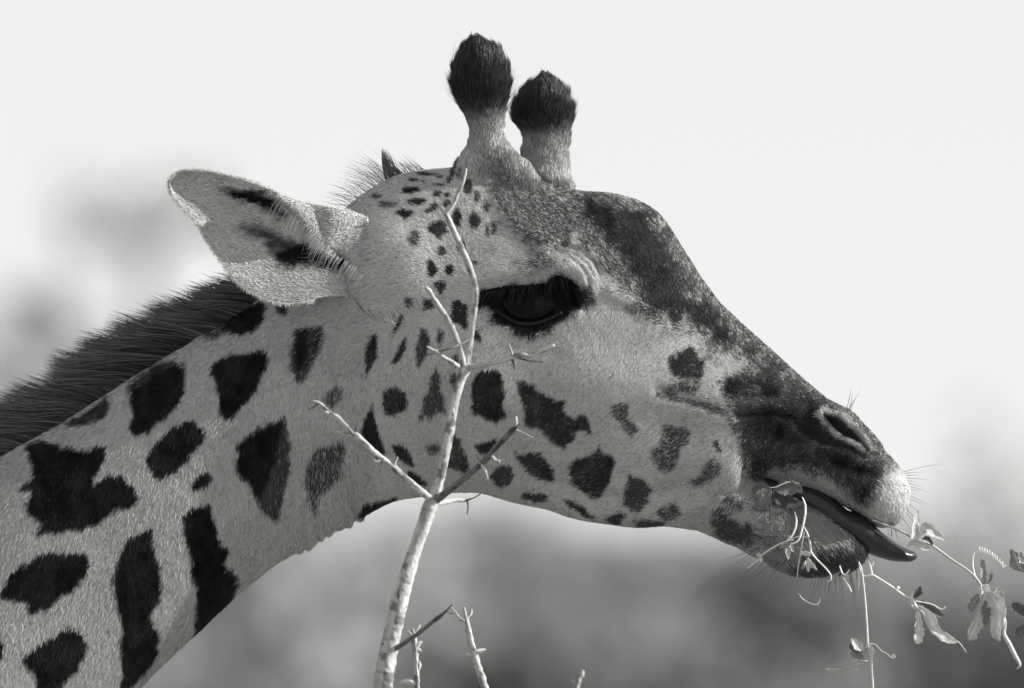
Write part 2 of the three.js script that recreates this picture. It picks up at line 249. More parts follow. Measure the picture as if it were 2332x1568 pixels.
// [darkness colour, edge softness, raggedness, outline]
const SPOTS = [
  // neck
  [0.012, 5, 7, n4(820, 240, 870, 205, 940, 175, 960, 200, 950, 250, 915, 290, 860, 300, 825, 295, 800, 285)],
  [0.09, 7, 7, n4(740, 285, 800, 245, 850, 215, 840, 290, 790, 310, 745, 318)],
  [0.012, 5, 7, n4(765, 410, 800, 378, 850, 365, 940, 355, 965, 365, 965, 410, 940, 460, 905, 520, 870, 560, 845, 590, 810, 605, 795, 570, 790, 520, 775, 470, 755, 440)],
  [0.05, 8, 7, n4(1065, 275, 1120, 270, 1165, 272, 1172, 300, 1150, 360, 1120, 420, 1085, 470, 1065, 465, 1045, 410, 1045, 360, 1060, 320)],
  [0.012, 10, 6, n4(1070, 285, 1100, 285, 1110, 340, 1090, 410, 1070, 430, 1055, 390, 1052, 350)],
  [0.012, 5, 7, n4(480, 500, 540, 450, 620, 410, 670, 400, 675, 440, 668, 500, 640, 560, 600, 600, 540, 640, 490, 660, 468, 630, 480, 580)],
  [0.05, 8, 7, n4(468, 490, 520, 430, 580, 395, 640, 395, 600, 440, 520, 500, 480, 540)],
  [0.014, 5, 7, n4(530, 740, 560, 690, 610, 640, 660, 610, 700, 605, 740, 640, 745, 670, 720, 700, 690, 730, 660, 765, 620, 800, 590, 822, 560, 800, 540, 770)],
  [0.07, 5, 8, n4(850, 690, 880, 660, 940, 625, 1000, 605, 1025, 590, 1035, 620, 1042, 700, 1040, 780, 1020, 870, 1000, 960, 975, 945, 940, 935, 925, 880, 905, 830, 860, 800, 850, 760, 865, 720)],
  [0.010, 7, 9, n4(850, 690, 880, 660, 940, 625, 1000, 605, 1022, 595, 1012, 680, 990, 760, 960, 820, 940, 875, 925, 870, 905, 830, 860, 800, 850, 760, 865, 720)],
  [0.10, 8, 10, n4(1130, 700, 1170, 685, 1230, 682, 1235, 720, 1225, 800, 1180, 850, 1145, 880, 1135, 940, 1110, 900, 1100, 830, 1110, 750)],
  [0.010, 5, 8, n4(100, 700, 160, 672, 200, 690, 230, 700, 300, 705, 385, 697, 385, 740, 350, 810, 350, 825, 390, 800, 440, 800, 490, 840, 515, 880, 480, 915, 420, 930, 370, 965, 330, 985, 250, 1000, 150, 1008, 160, 970, 110, 935, 105, 890, 120, 860, 75, 850, 130, 810, 135, 770, 110, 730)],
  [0.012, 5, 8, n4(15, 1215, 45, 1160, 95, 1120, 150, 1080, 210, 1068, 330, 1075, 328, 1130, 320, 1160, 270, 1210, 220, 1240, 180, 1270, 115, 1295, 110, 1250, 60, 1245, 20, 1230)],
  [0.012, 5, 8, n4(440, 1080, 470, 1020, 550, 985, 560, 1040, 575, 1100, 590, 1180, 580, 1250, 550, 1290, 560, 1330, 580, 1380, 570, 1430, 540, 1490, 480, 1560, 440, 1590, 440, 1420, 450, 1360, 430, 1270, 415, 1190, 425, 1120)],
  [0.010, 5, 8, n4(660, 945, 700, 915, 755, 905, 775, 950, 790, 1020, 825, 1060, 815, 1110, 850, 1160, 860, 1190, 840, 1270, 790, 1310, 740, 1350, 700, 1375, 705, 1290, 710, 1200, 690, 1180, 690, 1080, 670, 1010)],
  [0.014, 5, 8, n4(95, 1440, 150, 1400, 200, 1370, 250, 1335, 290, 1345, 325, 1390, 320, 1440, 290, 1490, 260, 1520, 240, 1540, 220, 1600, 150, 1620, 140, 1510, 100, 1460)],
  [0.012, 5, 5, n4(695, 830, 720, 795, 755, 785, 765, 805, 750, 835, 715, 852, 695, 845)],
  [0.035, 6, 7, n4(245, 622, 300, 585, 350, 550, 395, 520, 400, 560, 380, 600, 330, 620, 280, 628)],
  [0.014, 5, 7, n4(-60, 1330, 5, 1345, 35, 1400, 20, 1450, -60, 1470)],
  [0.012, 5, 6, n4(1285, 945, 1300, 905, 1360, 895, 1430, 880, 1425, 905, 1380, 930, 1320, 950)],
  [0.13, 8, 7, n4(1155, 545, 1175, 510, 1210, 480, 1238, 495, 1220, 535, 1190, 560)],
  [0.02, 4, 5, n4(990, 185, 1045, 198, 1030, 232, 1000, 215)],
  // cheek
  [0.029, 3, 3, c1(540, 400, 555, 440, 550, 560, 500, 640, 468, 692, 470, 590, 485, 490, 505, 430)],
  [0.029, 3, 3, c1(725, 265, 735, 300, 715, 350, 680, 400, 648, 432, 670, 370, 695, 300)],
  [0.035, 3, 4, c1(750, 420, 748, 520, 725, 560, 680, 608, 645, 605, 670, 550, 700, 490)],
  [0.061, 4, 6, c1(860, 375, 890, 385, 915, 420, 895, 560, 860, 600, 835, 640, 815, 610, 820, 500, 845, 420)],
  [0.061, 4, 5, c1(970, 370, 1010, 390, 1005, 450, 985, 500, 960, 470)],
  [0.053, 5, 6, c1(600, 790, 640, 768, 700, 785, 755, 820, 750, 920, 700, 950, 670, 980, 600, 970, 580, 900, 582, 840)],
  [0.083, 6, 8, c1(950, 640, 980, 700, 985, 790, 1010, 850, 1010, 900, 1020, 960, 960, 930, 920, 1010, 880, 990, 820, 1010, 840, 940, 860, 860, 900, 780, 915, 700)],
  [0.023, 3, 4, c1(515, 880, 530, 980, 550, 1080, 590, 1200, 595, 1280, 570, 1300, 500, 1220, 450, 1140, 430, 1060, 460, 980)],
  [0.032, 3, 5, c1(640, 1170, 690, 1165, 750, 1190, 790, 1260, 815, 1335, 770, 1320, 700, 1270, 650, 1215)],
  [0.026, 4, 5, c1(760, 1350, 830, 1380, 890, 1450, 850, 1465, 800, 1475, 740, 1410)],
  [0.029, 4, 6, c1(1215, 680, 1270, 655, 1380, 655, 1410, 690, 1420, 770, 1440, 830, 1420, 900, 1450, 970, 1370, 1030, 1300, 990, 1240, 960, 1200, 960, 1195, 860, 1200, 780)],
  [0.050, 4, 6, c3(365, 40, 420, 45, 500, 85, 580, 150, 680, 190, 770, 220, 765, 280, 790, 320, 840, 360, 890, 335, 950, 335, 990, 430, 990, 490, 960, 480, 920, 460, 880, 460, 870, 510, 820, 570, 770, 610, 720, 600, 660, 570, 600, 490, 540, 450, 480, 440, 430, 420, 430, 330, 420, 240, 380, 140)],
  [0.038, 4, 6, c3(0, 590, 60, 570, 150, 540, 190, 525, 205, 570, 170, 640, 100, 660, 30, 630)],
  [0.053, 4, 5, c3(130, 860, 170, 780, 240, 745, 310, 760, 350, 840, 310, 900, 240, 960, 180, 940)],
  [0.046, 4, 6, c3(345, 640, 400, 680, 470, 640, 560, 645, 610, 700, 660, 760, 695, 830, 670, 915, 600, 890, 520, 860, 440, 800, 390, 720)],
  [0.046, 4, 7, c3(830, 730, 900, 690, 1000, 670, 1060, 590, 1080, 640, 1200, 690, 1210, 730, 1160, 790, 1160, 900, 1110, 950, 1090, 1020, 1030, 1045, 930, 1000, 850, 930, 820, 860, 805, 770)],
  [0.128, 8, 9, c3(1170, 240, 1240, 225, 1290, 250, 1300, 310, 1340, 380, 1385, 440, 1380, 490, 1330, 520, 1290, 470, 1240, 440, 1200, 360, 1150, 310)],
  [0.120, 7, 9, c3(1600, 440, 1680, 420, 1780, 450, 1825, 480, 1800, 560, 1760, 600, 1740, 680, 1700, 780, 1620, 830, 1560, 780, 1520, 700, 1495, 640, 1570, 580, 1590, 510)],
  [0.076, 6, 9, c3(1310, 830, 1350, 860, 1430, 870, 1500, 920, 1515, 980, 1470, 1050, 1450, 1100, 1420, 1160, 1340, 1160, 1260, 1110, 1260, 1020, 1290, 950)],
  [0.12, 10, 10, c3(1840, 900, 1920, 840, 1950, 760, 2030, 720, 2080, 750, 2060, 830, 1980, 880, 1920, 940, 1850, 930)],
  [0.053, 5, 7, c3(410, 1010, 480, 1000, 560, 1000, 640, 1020, 650, 1070, 580, 1100, 500, 1060, 420, 1040)],
  [0.053, 5, 7, c3(770, 1045, 850, 1080, 940, 1130, 1000, 1180, 1050, 1240, 960, 1230, 900, 1170, 830, 1120)],
  [0.053, 5, 7, c3(1120, 1230, 1160, 1180, 1240, 1150, 1300, 1190, 1250, 1270, 1150, 1270)],
  [0.12, 9, 12, c3(1540, 1180, 1600, 1110, 1700, 1090, 1760, 1160, 1720, 1220, 1620, 1230)],
  [0.083, 7, 9, c3(1370, 1240, 1440, 1215, 1540, 1230, 1640, 1240, 1640, 1300, 1400, 1310)],
  [0.076, 10, 13, c3(1980, 1220, 2080, 1110, 2160, 1150, 2240, 1230, 2340, 1260, 2360, 1420, 2200, 1440, 2050, 1380)],
  [0.12, 8, 10, c3(2100, 1060, 2180, 1000, 2260, 1060, 2250, 1120, 2150, 1120)],
  [0.083, 4, 5, c3(2030, 560, 2060, 560, 2095, 640, 2080, 660, 2045, 620)],
  [0.029, 3, 5, c1(1075, 190, 1130, 180, 1175, 210, 1185, 300, 1160, 380, 1120, 350, 1065, 310, 1070, 240)],
  [0.026, 3, 4, c1(1185, 330, 1215, 335, 1250, 390, 1280, 450, 1260, 470, 1215, 440, 1180, 390)],
  [0.053, 4, 5, c1(880, 170, 930, 175, 960, 220, 930, 250, 870, 245)],
  [0.038, 4, 4, c1(755, 165, 780, 155, 805, 180, 795, 220, 770, 238, 750, 205)],
  [0.030, 3, 4, c1(945, 65, 1000, 42, 1035, 80, 1020, 120, 990, 145, 950, 110)],
  [0.068, 5, 6, c1(1060, 1070, 1120, 1140, 1150, 1230, 1190, 1340, 1150, 1370, 1080, 1340, 1020, 1320, 1020, 1200)],
  [0.113, 5, 6, c1(890, 1180, 960, 1160, 990, 1190, 960, 1240, 900, 1230)],
  [0.083, 5, 6, c1(1040, 680, 1080, 670, 1100, 720, 1080, 770, 1050, 750)],
  [0.083, 5, 6, c1(1060, 560, 1100, 540, 1110, 600, 1080, 640)],
  // temple
  [0.04, 3, 5, kk(1445, 1075, 1500, 1045, 1535, 1060, 1550, 1110, 1500, 1145, 1455, 1110)],
  [0.025, 3, 4, ke(1598, 1035, 28, 52)], [0.035, 4, 5, ke(1685, 1055, 32, 45)], [0.07, 4, 6, ke(1760, 1100, 14, 28)], [0.07, 4, 6, ke(1788, 1095, 16, 32)],
  [0.1, 5, 5, ke(1380, 1140, 30, 42)], [0.05, 3, 4, ke(1520, 1210, 25, 26)], [0.04, 3, 4, ke(1620, 1185, 25, 35)],
  [0.016, 2, 4, kk(1445, 1250, 1490, 1270, 1507, 1305, 1480, 1340, 1450, 1335)], [0.02, 3, 4, ke(1563, 1302, 24, 30)], [0.06, 4, 3, ke(1690, 1265, 14, 14)],
  [0.018, 3, 4, ke(1368, 886, 48, 20)], [0.02, 3, 4, ke(1394, 946, 48, 18)], [0.016, 3, 5, kk(1268, 1000, 1320, 985, 1375, 1000, 1365, 1025, 1330, 1045, 1300, 1020, 1272, 1018)],
  [0.03, 3, 5, kk(1430, 995, 1470, 960, 1500, 965, 1490, 1000, 1450, 1012)], [0.09, 5, 5, ke(1250, 958, 50, 16)], [0.08, 4, 4, ke(1185, 915, 30, 15)], [0.03, 3, 3, ke(1375, 832, 26, 9)],
  [0.035, 3, 3, ke(1505, 862, 36, 9)], [0.03, 3, 4, ke(1498, 908, 24, 17)], [0.03, 3, 3, ke(1430, 845, 16, 10)], [0.03, 2, 3, kk(1545, 835, 1560, 790, 1590, 745, 1600, 750, 1590, 800, 1565, 850, 1540, 860)],
  [0.03, 2, 3, kk(1595, 820, 1610, 780, 1622, 790, 1610, 840)], [0.05, 3, 4, ke(1655, 878, 24, 38)], [0.07, 4, 5, ke(1700, 930, 20, 36)], [0.03, 3, 3, kk(1515, 985, 1540, 950, 1575, 940, 1565, 965, 1530, 990)],
  [0.03, 3, 3, ke(1545, 918, 16, 14)], [0.03, 3, 3, ke(1460, 805, 50, 8)], [0.03, 3, 3, ke(1420, 798, 30, 8)], [0.05, 3, 3, ke(1510, 820, 18, 7)], [0.09, 4, 5, ke(1750, 985, 14, 34)],
  // eye surround
  [0.008, 9, 9, FF(1092, 666, 1104, 658, 1126, 661, 1144, 657, 1176, 650, 1202, 652, 1229, 646, 1248, 645, 1254, 630, 1268, 625, 1284, 627, 1298, 635, 1314, 651, 1324, 670, 1333, 686, 1332, 701, 1313, 714, 1298, 723, 1280, 736, 1262, 750, 1238, 761, 1210, 768, 1182, 764, 1166, 754, 1146, 744, 1119, 732, 1117, 710, 1106, 700, 1096, 682)],
  [0.06, 8, 4, FF(1320, 655, 1350, 660, 1358, 690, 1335, 700, 1325, 685)],
  // brow, forehead and nose
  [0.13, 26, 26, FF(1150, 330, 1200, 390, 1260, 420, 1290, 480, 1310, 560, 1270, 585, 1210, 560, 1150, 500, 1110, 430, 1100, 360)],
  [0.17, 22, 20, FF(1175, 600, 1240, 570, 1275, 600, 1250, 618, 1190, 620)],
  [0.16, 20, 20, c2(700, 220, 950, 440, 1120, 720, 1320, 900, 1700, 1270, 2060, 1600, 1960, 1640, 1560, 1420, 1350, 1180, 1100, 960, 960, 780, 840, 560)],  // paler band: sun sparkle along the nose ridge painted into the coat
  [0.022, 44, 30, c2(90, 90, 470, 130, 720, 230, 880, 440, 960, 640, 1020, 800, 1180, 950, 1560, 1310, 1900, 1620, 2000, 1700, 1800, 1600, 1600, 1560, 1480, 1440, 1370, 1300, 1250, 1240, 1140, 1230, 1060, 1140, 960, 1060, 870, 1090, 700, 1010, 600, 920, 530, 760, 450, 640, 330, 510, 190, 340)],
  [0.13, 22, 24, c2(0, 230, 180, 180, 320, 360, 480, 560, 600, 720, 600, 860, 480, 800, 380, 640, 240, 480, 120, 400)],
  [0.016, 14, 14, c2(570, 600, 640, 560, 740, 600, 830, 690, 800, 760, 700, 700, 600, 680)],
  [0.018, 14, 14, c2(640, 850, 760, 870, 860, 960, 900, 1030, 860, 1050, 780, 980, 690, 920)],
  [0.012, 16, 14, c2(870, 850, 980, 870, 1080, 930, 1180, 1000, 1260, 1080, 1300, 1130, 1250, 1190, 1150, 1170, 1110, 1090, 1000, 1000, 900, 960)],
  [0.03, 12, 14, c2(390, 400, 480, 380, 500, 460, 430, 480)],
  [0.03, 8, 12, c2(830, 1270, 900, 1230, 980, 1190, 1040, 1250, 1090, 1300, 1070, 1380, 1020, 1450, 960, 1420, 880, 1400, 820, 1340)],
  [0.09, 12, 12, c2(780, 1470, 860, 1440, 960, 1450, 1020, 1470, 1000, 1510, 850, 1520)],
  [0.12, 5, 4, FF(1495, 888, 1540, 898, 1600, 915, 1655, 932, 1650, 946, 1590, 930, 1530, 912, 1494, 900)],  // dark line painted along the facial crease to carry its shade
  [0.15, 12, 14, FF(1780, 790, 1900, 890, 1965, 945, 2030, 1010, 2060, 1070, 2015, 1080, 1985, 1040, 1945, 985, 1900, 945, 1840, 912)],
  // chin
  [0.33, 30, 16, FF(1700, 1200, 1760, 1150, 1840, 1140, 1900, 1170, 1990, 1230, 1980, 1330, 1820, 1345, 1730, 1300)],  // chin greyed as a whole to carry its shading
  [0.07, 24, 22, FF(1800, 1285, 1860, 1252, 1925, 1240, 1980, 1255, 1985, 1310, 1900, 1325, 1820, 1318)],
  // dark lip margin skin, carried across to paint the shade of the mouth gap
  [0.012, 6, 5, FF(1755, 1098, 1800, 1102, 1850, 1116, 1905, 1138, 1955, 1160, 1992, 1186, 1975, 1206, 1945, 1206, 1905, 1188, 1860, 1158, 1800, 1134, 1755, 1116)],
  // muzzle
  [0.05, 16, 16, FF(1648, 870, 1690, 850, 1750, 840, 1800, 858, 1850, 890, 1900, 930, 1960, 985, 2005, 1040, 2020, 1075, 2000, 1100, 1990, 1130, 1970, 1150, 1950, 1135, 1930, 1110, 1890, 1085, 1820, 1070, 1750, 1075, 1715, 1090, 1695, 1060, 1680, 1000, 1665, 940)],
  [0.010, 9, 10, c2(1210, 1480, 1250, 1420, 1330, 1425, 1370, 1470, 1320, 1540, 1250, 1560)],
  [0.010, 9, 10, c2(1450, 1440, 1530, 1430, 1620, 1490, 1600, 1550, 1500, 1530)],
  [0.018, 18, 16, FF(1690, 930, 1760, 920, 1850, 925, 1880, 960, 1920, 1010, 1950, 1035, 1900, 1050, 1850, 1015, 1790, 1010, 1740, 1000, 1700, 970)],
  [0.010, 10, 8, nn(560, 860, 700, 870, 800, 930, 900, 920, 1010, 970, 1130, 1010, 1120, 1070, 980, 1080, 860, 1050, 740, 990, 600, 960)],  // groove under the nostril, its shade painted near black
  [0.012, 10, 10, nn(820, 1180, 900, 1160, 980, 1200, 1000, 1300, 940, 1380, 860, 1330)],
  [0.014, 3, 2, nn(480, 405, 560, 420, 650, 430, 730, 500, 820, 570, 880, 650, 950, 740, 980, 800, 940, 810, 880, 720, 780, 680, 700, 650, 620, 590, 560, 520, 500, 450)],
  [0.34, 4, 4, nn(430, 375, 480, 345, 560, 338, 640, 380, 740, 410, 800, 450, 920, 590, 1010, 700, 1070, 790, 1030, 800, 960, 740, 890, 650, 820, 570, 730, 500, 650, 428, 560, 412, 480, 400, 440, 400), 1],  // both nostril rims: greyish skin, painted lighter for the sun on them
  [0.34, 4, 4, nn(430, 405, 478, 410, 500, 455, 560, 530, 620, 595, 700, 652, 780, 685, 880, 722, 940, 815, 880, 770, 760, 715, 650, 660, 550, 580, 470, 470, 430, 440), 1],
];
for (const s of SPOTS) { const lit = s.splice(4); s.push(box(s[3], s[1] * 2 + s[2] + 4), lit[0]); }
const WHITE_TIP = FF(1975, 1190, 1960, 1165, 1985, 1130, 2010, 1105, 2035, 1060, 2080, 1060, 2090, 1220, 2000, 1220), TIP_BOX = box(WHITE_TIP, 30);  // pale lip tip, whitened further for the sun falling on it
function coat(x, y) {
  if (x < -60) { // flank, legs: large patches with pale joints
    const i = Math.floor(x / 260), j = Math.floor(y / 260); let d1 = 9, d2 = 9;
    for (let a = -1; a < 2; a++) for (let b = -1; b < 2; b++) { const d = Math.hypot(i + a + 0.2 + 0.6 * hash(i + a, j + b) - x / 260, j + b + 0.2 + 0.6 * hash(j + b, i + a + 99) - y / 260); if (d < d1) { d2 = d1; d1 = d; } else if (d < d2) d2 = d; }
    return lerp(0.46, 0.03, sstep(0.1, 0.17, d2 - d1 + 0.08 * (fbm(x / 40, y / 40) - 0.5)));
  }
  const big = fbm(x / 90, y / 90, 3), fine = fbm(x / 7 + 50, y / 7, 2);
  let v = 0.49 * (0.88 + 0.24 * big);
  if (x > 850) v *= 1.06;  // face painted lighter than the neck, which lies in shade
  if (x > 1480) v *= lerp(1, 0.8, sstep(1480, 1700, x) * (1 - sstep(1960, 2000, x)));
  const mott = fbm(x / 24 + 90, y / 34, 3), rag = fine - 0.5, mid = fbm(x / 19 + 7, y / 19, 2) - 0.5;
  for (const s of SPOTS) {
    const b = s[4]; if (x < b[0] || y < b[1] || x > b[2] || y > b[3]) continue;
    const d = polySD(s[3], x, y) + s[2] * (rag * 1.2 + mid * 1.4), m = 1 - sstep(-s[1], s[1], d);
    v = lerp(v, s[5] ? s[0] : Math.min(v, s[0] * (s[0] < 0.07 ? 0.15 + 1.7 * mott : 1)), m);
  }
  if (x > TIP_BOX[0] && y > TIP_BOX[1]) { const m = 1 - sstep(-36, 26, polySD(WHITE_TIP, x, y) + 22 * rag + 14 * mid); v = lerp(v, 0.64, m); }
  return v;
}
const coatHair = (x, y, R) => { const v = coat(x + (R() - 0.5) * 4, y + (R() - 0.5) * 4); return v < 0.035 ? v * (0.5 + 1.2 * R() + (R() < 0.06 ? 2 : 0)) : v < 0.085 ? (R() < 0.93 ? v * (0.35 + 0.9 * R()) : 0.1 + 0.25 * R()) : v < 0.32 ? (R() < (0.55 - v) / 0.55 ? 0.03 + 0.06 * R() : 0.24 + 0.26 * R()) : v * (0.68 + 0.5 * R()) * (R() < 0.08 ? 0.4 : 1); };

// ---------------------------------------------------------------- giraffe: relief of the skin, in photograph coordinates
const gauss = (x, y, cx, cy, rx, ry, h, pw = 1) => { const q = ((x - cx) / rx) ** 2 + ((y - cy) / ry) ** 2; return q > 9 ? 0 : h * Math.exp(-Math.pow(q, pw)); };
const RIDGES = [ // [sigma, height, polyline]
  [18, 9, FF(1102, 650, 1120, 640, 1150, 631, 1190, 634, 1225, 634, 1262, 612, 1295, 614, 1322, 636, 1338, 662)],
  [3.2, -7, FF(1252, 585, 1294, 596, 1321, 618, 1334, 637, 1338, 655)], [3.2, -6, FF(1262, 577, 1302, 588, 1330, 608, 1346, 632)], [3.4, -6, FF(1276, 566, 1318, 582, 1346, 606, 1362, 634)],
  [14, -16, FF(1110, 662, 1170, 648, 1245, 645, 1300, 650, 1325, 690)], [8, 3, FF(1118, 722, 1160, 748, 1215, 760, 1270, 738, 1310, 714)],
  [14, 9, FF(1385, 668, 1410, 680, 1440, 690, 1480, 700)],
  [15, -9, FF(1174, 1026, 1220, 1075, 1286, 1112, 1350, 1130, 1417, 1136, 1500, 1128, 1592, 1109)], [18, 10, FF(1180, 1095, 1300, 1152, 1450, 1168, 1590, 1152)],
  [9, -3, FF(1497, 890, 1576, 913, 1646, 935)], [14, -12, FF(1695, 1045, 1700, 1080, 1720, 1100, 1745, 1108)],
  [8, 13, nn(430, 375, 480, 350, 560, 345, 640, 385, 730, 420, 800, 470, 900, 590, 1000, 700, 1060, 790)], [7, 13, nn(435, 410, 480, 450, 560, 560, 660, 640, 760, 695, 880, 750, 940, 820)],
  [10, -9, nn(250, 560, 400, 620, 600, 725, 780, 775, 900, 850)], [10, 7, nn(280, 770, 420, 765, 560, 765, 750, 810, 900, 890)], [12, -9, nn(560, 890, 760, 960, 960, 1020, 1120, 1040)],
  [6, -5, FF(1690, 905, 1780, 905, 1860, 925)], [6, -5, FF(1680, 950, 1760, 945, 1850, 965)],
  [16, 12, FF(1140, 470, 1180, 520, 1240, 560)],
];
for (let i = 0, x = 686; i < 8; i++, x += 15 + 14 * hash(i, 5)) { const y = 1268 - (x - 690) * 0.63, j = 14 * (hash(i, 9) - 0.5); RIDGES.push([4 + 4 * hash(i, 3), 3 + 6 * hash(i, 2), FF(x, y, x - 8 + j, y - 55, x - 4 + j, y - 80 - 70 * hash(i, 7))]); }
for (const r of RIDGES) r.push(box(r[2], r[0] * 3));
const NOSTRIL = nn(480, 410, 560, 425, 650, 440, 730, 505, 820, 575, 880, 655, 945, 740, 965, 795, 940, 800, 880, 715, 780, 672, 700, 640, 620, 580, 560, 510, 500, 450);
function relief(x, y) {
  if (x < 300) return 3 * (fbm(x / 120, y / 120) - 0.5) * (x > -100 ? 1 : 0);
  let h = 0;
  for (const r of RIDGES) { const b = r[3]; if (x < b[0] || y < b[1] || x > b[2] || y > b[3]) continue; const d = lineD(r[2], x, y) / r[0]; h += r[1] * Math.exp(-d * d / 2); }
  h += gauss(x, y, 1010, 930, 175, 200, 30, 2.2) + gauss(x, y, 880, 610, 105, 110, 36, 1.5) + gauss(x, y, 1340, 580, 110, 90, 14) + gauss(x, y, 1450, 570, 110, 120, 16) - gauss(x, y, 1205, 700, 88, 42, 26, 1.6) + gauss(x, y, 1250, 690, 150, 110, 16);
  h += gauss(x, y, 1995, 1120, 70, 60, 12) - gauss(x, y, 1560, 990, 150, 60, 12) + gauss(x, y, 1180, 860, 220, 90, 10) + gauss(x, y, 1650, 900, 80, 70, 9) - gauss(x, y, 1450, 800, 120, 60, 8);
  h += gauss(x, y, 1120, 400, 90, 90, 14) + gauss(x, y, 640, 980, 150, 50, 10) - gauss(x, y, 720, 830, 90, 160, 14);
  if (x > 1850 && x < 2000 && y > 920 && y < 1045) h -= 56 * (1 - sstep(-6, 4, polySD(NOSTRIL, x, y)));
  return h + 3.5 * (fbm(x / 45, y / 45, 3) - 0.5);
}

// ---------------------------------------------------------------- giraffe: body
const groundF = 784 + STAGE_O.y / U;   // photograph y of the ground under the animal, nearly
const gir = thing('giraffe', V(-1.6, 0, STAGE_O.z), 'giraffe with dark patches stretching its neck to browse, vine stems in its mouth', 'giraffe');
const BODY = [ // rump to muzzle: top x, y, bottom x, y, half width, bias
  [-5150, 4480, -5120, 4560, 60, 0, 153], [-5020, 4250, -5050, 4800, 260, 0, 153], [-4650, 3950, -4800, 4950, 420, 0, 153], [-4000, 3700, -3950, 5050, 500, -0.1, 153], [-3350, 3420, -2900, 5000, 480, -0.1, 153], [-2750, 3120, -1950, 4600, 400, 0, 151], [-2200, 2780, -1420, 3850, 330, 0, 139],
  [-1500, 2270, -880, 3000, 290, 0, 112], [-900, 1780, -400, 2380, 255, 0, 79], [-330, 1290, 70, 1830, 225, 0, 46], [-130, 1135, 200, 1690, 215, 0, 33], [0, 1044, 320, 1565, 208, 0, 25], [137, 967, 450, 1440, 200, 0, 17], [306, 856, 592, 1312, 190, 0, 9], [446, 770, 700, 1243, 180, 0, 4], [573, 690, 815, 1182, 172, 0, 0],
  [690, 580, 911, 1134, 176, 0, 0], [790, 476, 1005, 1110, 190, 0.02, 0], [900, 403, 1080, 1110, 202, 0.05, 0], [1010, 388, 1163, 1142, 212, 0.08, 0], [1150, 398, 1240, 1157, 218, 0.12, 0], [1300, 434, 1320, 1180, 214, 0.14, 0], [1408, 452, 1400, 1194, 200, 0.14, 0], [1490, 492, 1460, 1200, 184, 0.12, 0], [1560, 587, 1520, 1198, 165, 0.08, 0],
  [1640, 691, 1600, 1208, 145, 0.04, 0], [1695, 742, 1672, 1190, 128, 0, 0], [1725, 769, 1708, 1135, 119, 0, 0], [1760, 801, 1730, 1104, 112, 0, 0], [1820, 856, 1795, 1108, 104, 0, 0], [1880, 905, 1855, 1120, 100, 0, 0], [1940, 955, 1912, 1143, 98, 0, 0], [1995, 1010, 1958, 1166, 96, 0, 0], [2035, 1052, 1998, 1193, 88, 0, 0], [2055, 1080, 2025, 1194, 74, 0, 0], [2064, 1105, 2046, 1184, 55, 0, 0], [2067, 1125, 2060, 1160, 28, 0, 0],
];
const JAW = [[1430, 940, 1480, 1180, 86, 0], [1540, 980, 1560, 1197, 100, 0], [1640, 1030, 1640, 1230, 98, 0], [1735, 1090, 1735, 1272, 90, 0], [1800, 1118, 1800, 1302, 82, 0], [1850, 1142, 1850, 1308, 68, 0], [1895, 1172, 1900, 1306, 62, 0], [1932, 1202, 1940, 1294, 58, 0], [1955, 1226, 1965, 1274, 42, 0], [1964, 1244, 1970, 1262, 18, 0]];
const inFrame = (fx) => fx > -60 ? 3 : 40;
function displace(geo, f) {
  const p = geo.attributes.position, n = geo.attributes.normal;
  for (let i = 0; i < p.count; i++) { const x = p.getX(i) + 1166, y = 784 - p.getY(i), h = f(x, y); p.setXYZ(i, p.getX(i) + n.getX(i) * h, p.getY(i) + n.getY(i) * h, p.getZ(i) + n.getZ(i) * h); }
  geo.computeVertexNormals();
}
const bodyMain = loft(BODY, inFrame, ringAngles(220, 34), true); displace(bodyMain, relief);
const jaw = loft(JAW, () => 3, ringAngles(90, 40), true); displace(jaw, (x, y) => 4 * (fbm(x / 40, y / 40) - 0.5) + gauss(x, y, 1830, 1235, 90, 70, 8));
// which height the near side has at a place
const zGrid = new Map();
for (const g of [bodyMain]) { const p = g.attributes.position; for (let i = 0; i < p.count; i++) { const x = p.getX(i) + 1166; if (x < -80) continue; const k = Math.round(x / 6) * 10007 + Math.round((784 - p.getY(i)) / 6), z = p.getZ(i); if (!zGrid.has(k) || zGrid.get(k) < z) zGrid.set(k, z); } }
const surfZ0 = (x, y) => { for (let r = 0; r < 8; r++) for (let a = -r; a <= r; a++) for (let b = -r; b <= r; b++) { const z = zGrid.get((Math.round(x / 6) + a) * 10007 + Math.round(y / 6) + b); if (z !== undefined) return z; } return 0; };
const surfZ = (x, y) => { let t = 0; for (let a = -2; a <= 2; a++) for (let b = -2; b <= 2; b++) t += surfZ0(x + a * 7, y + b * 7); return t / 25; };
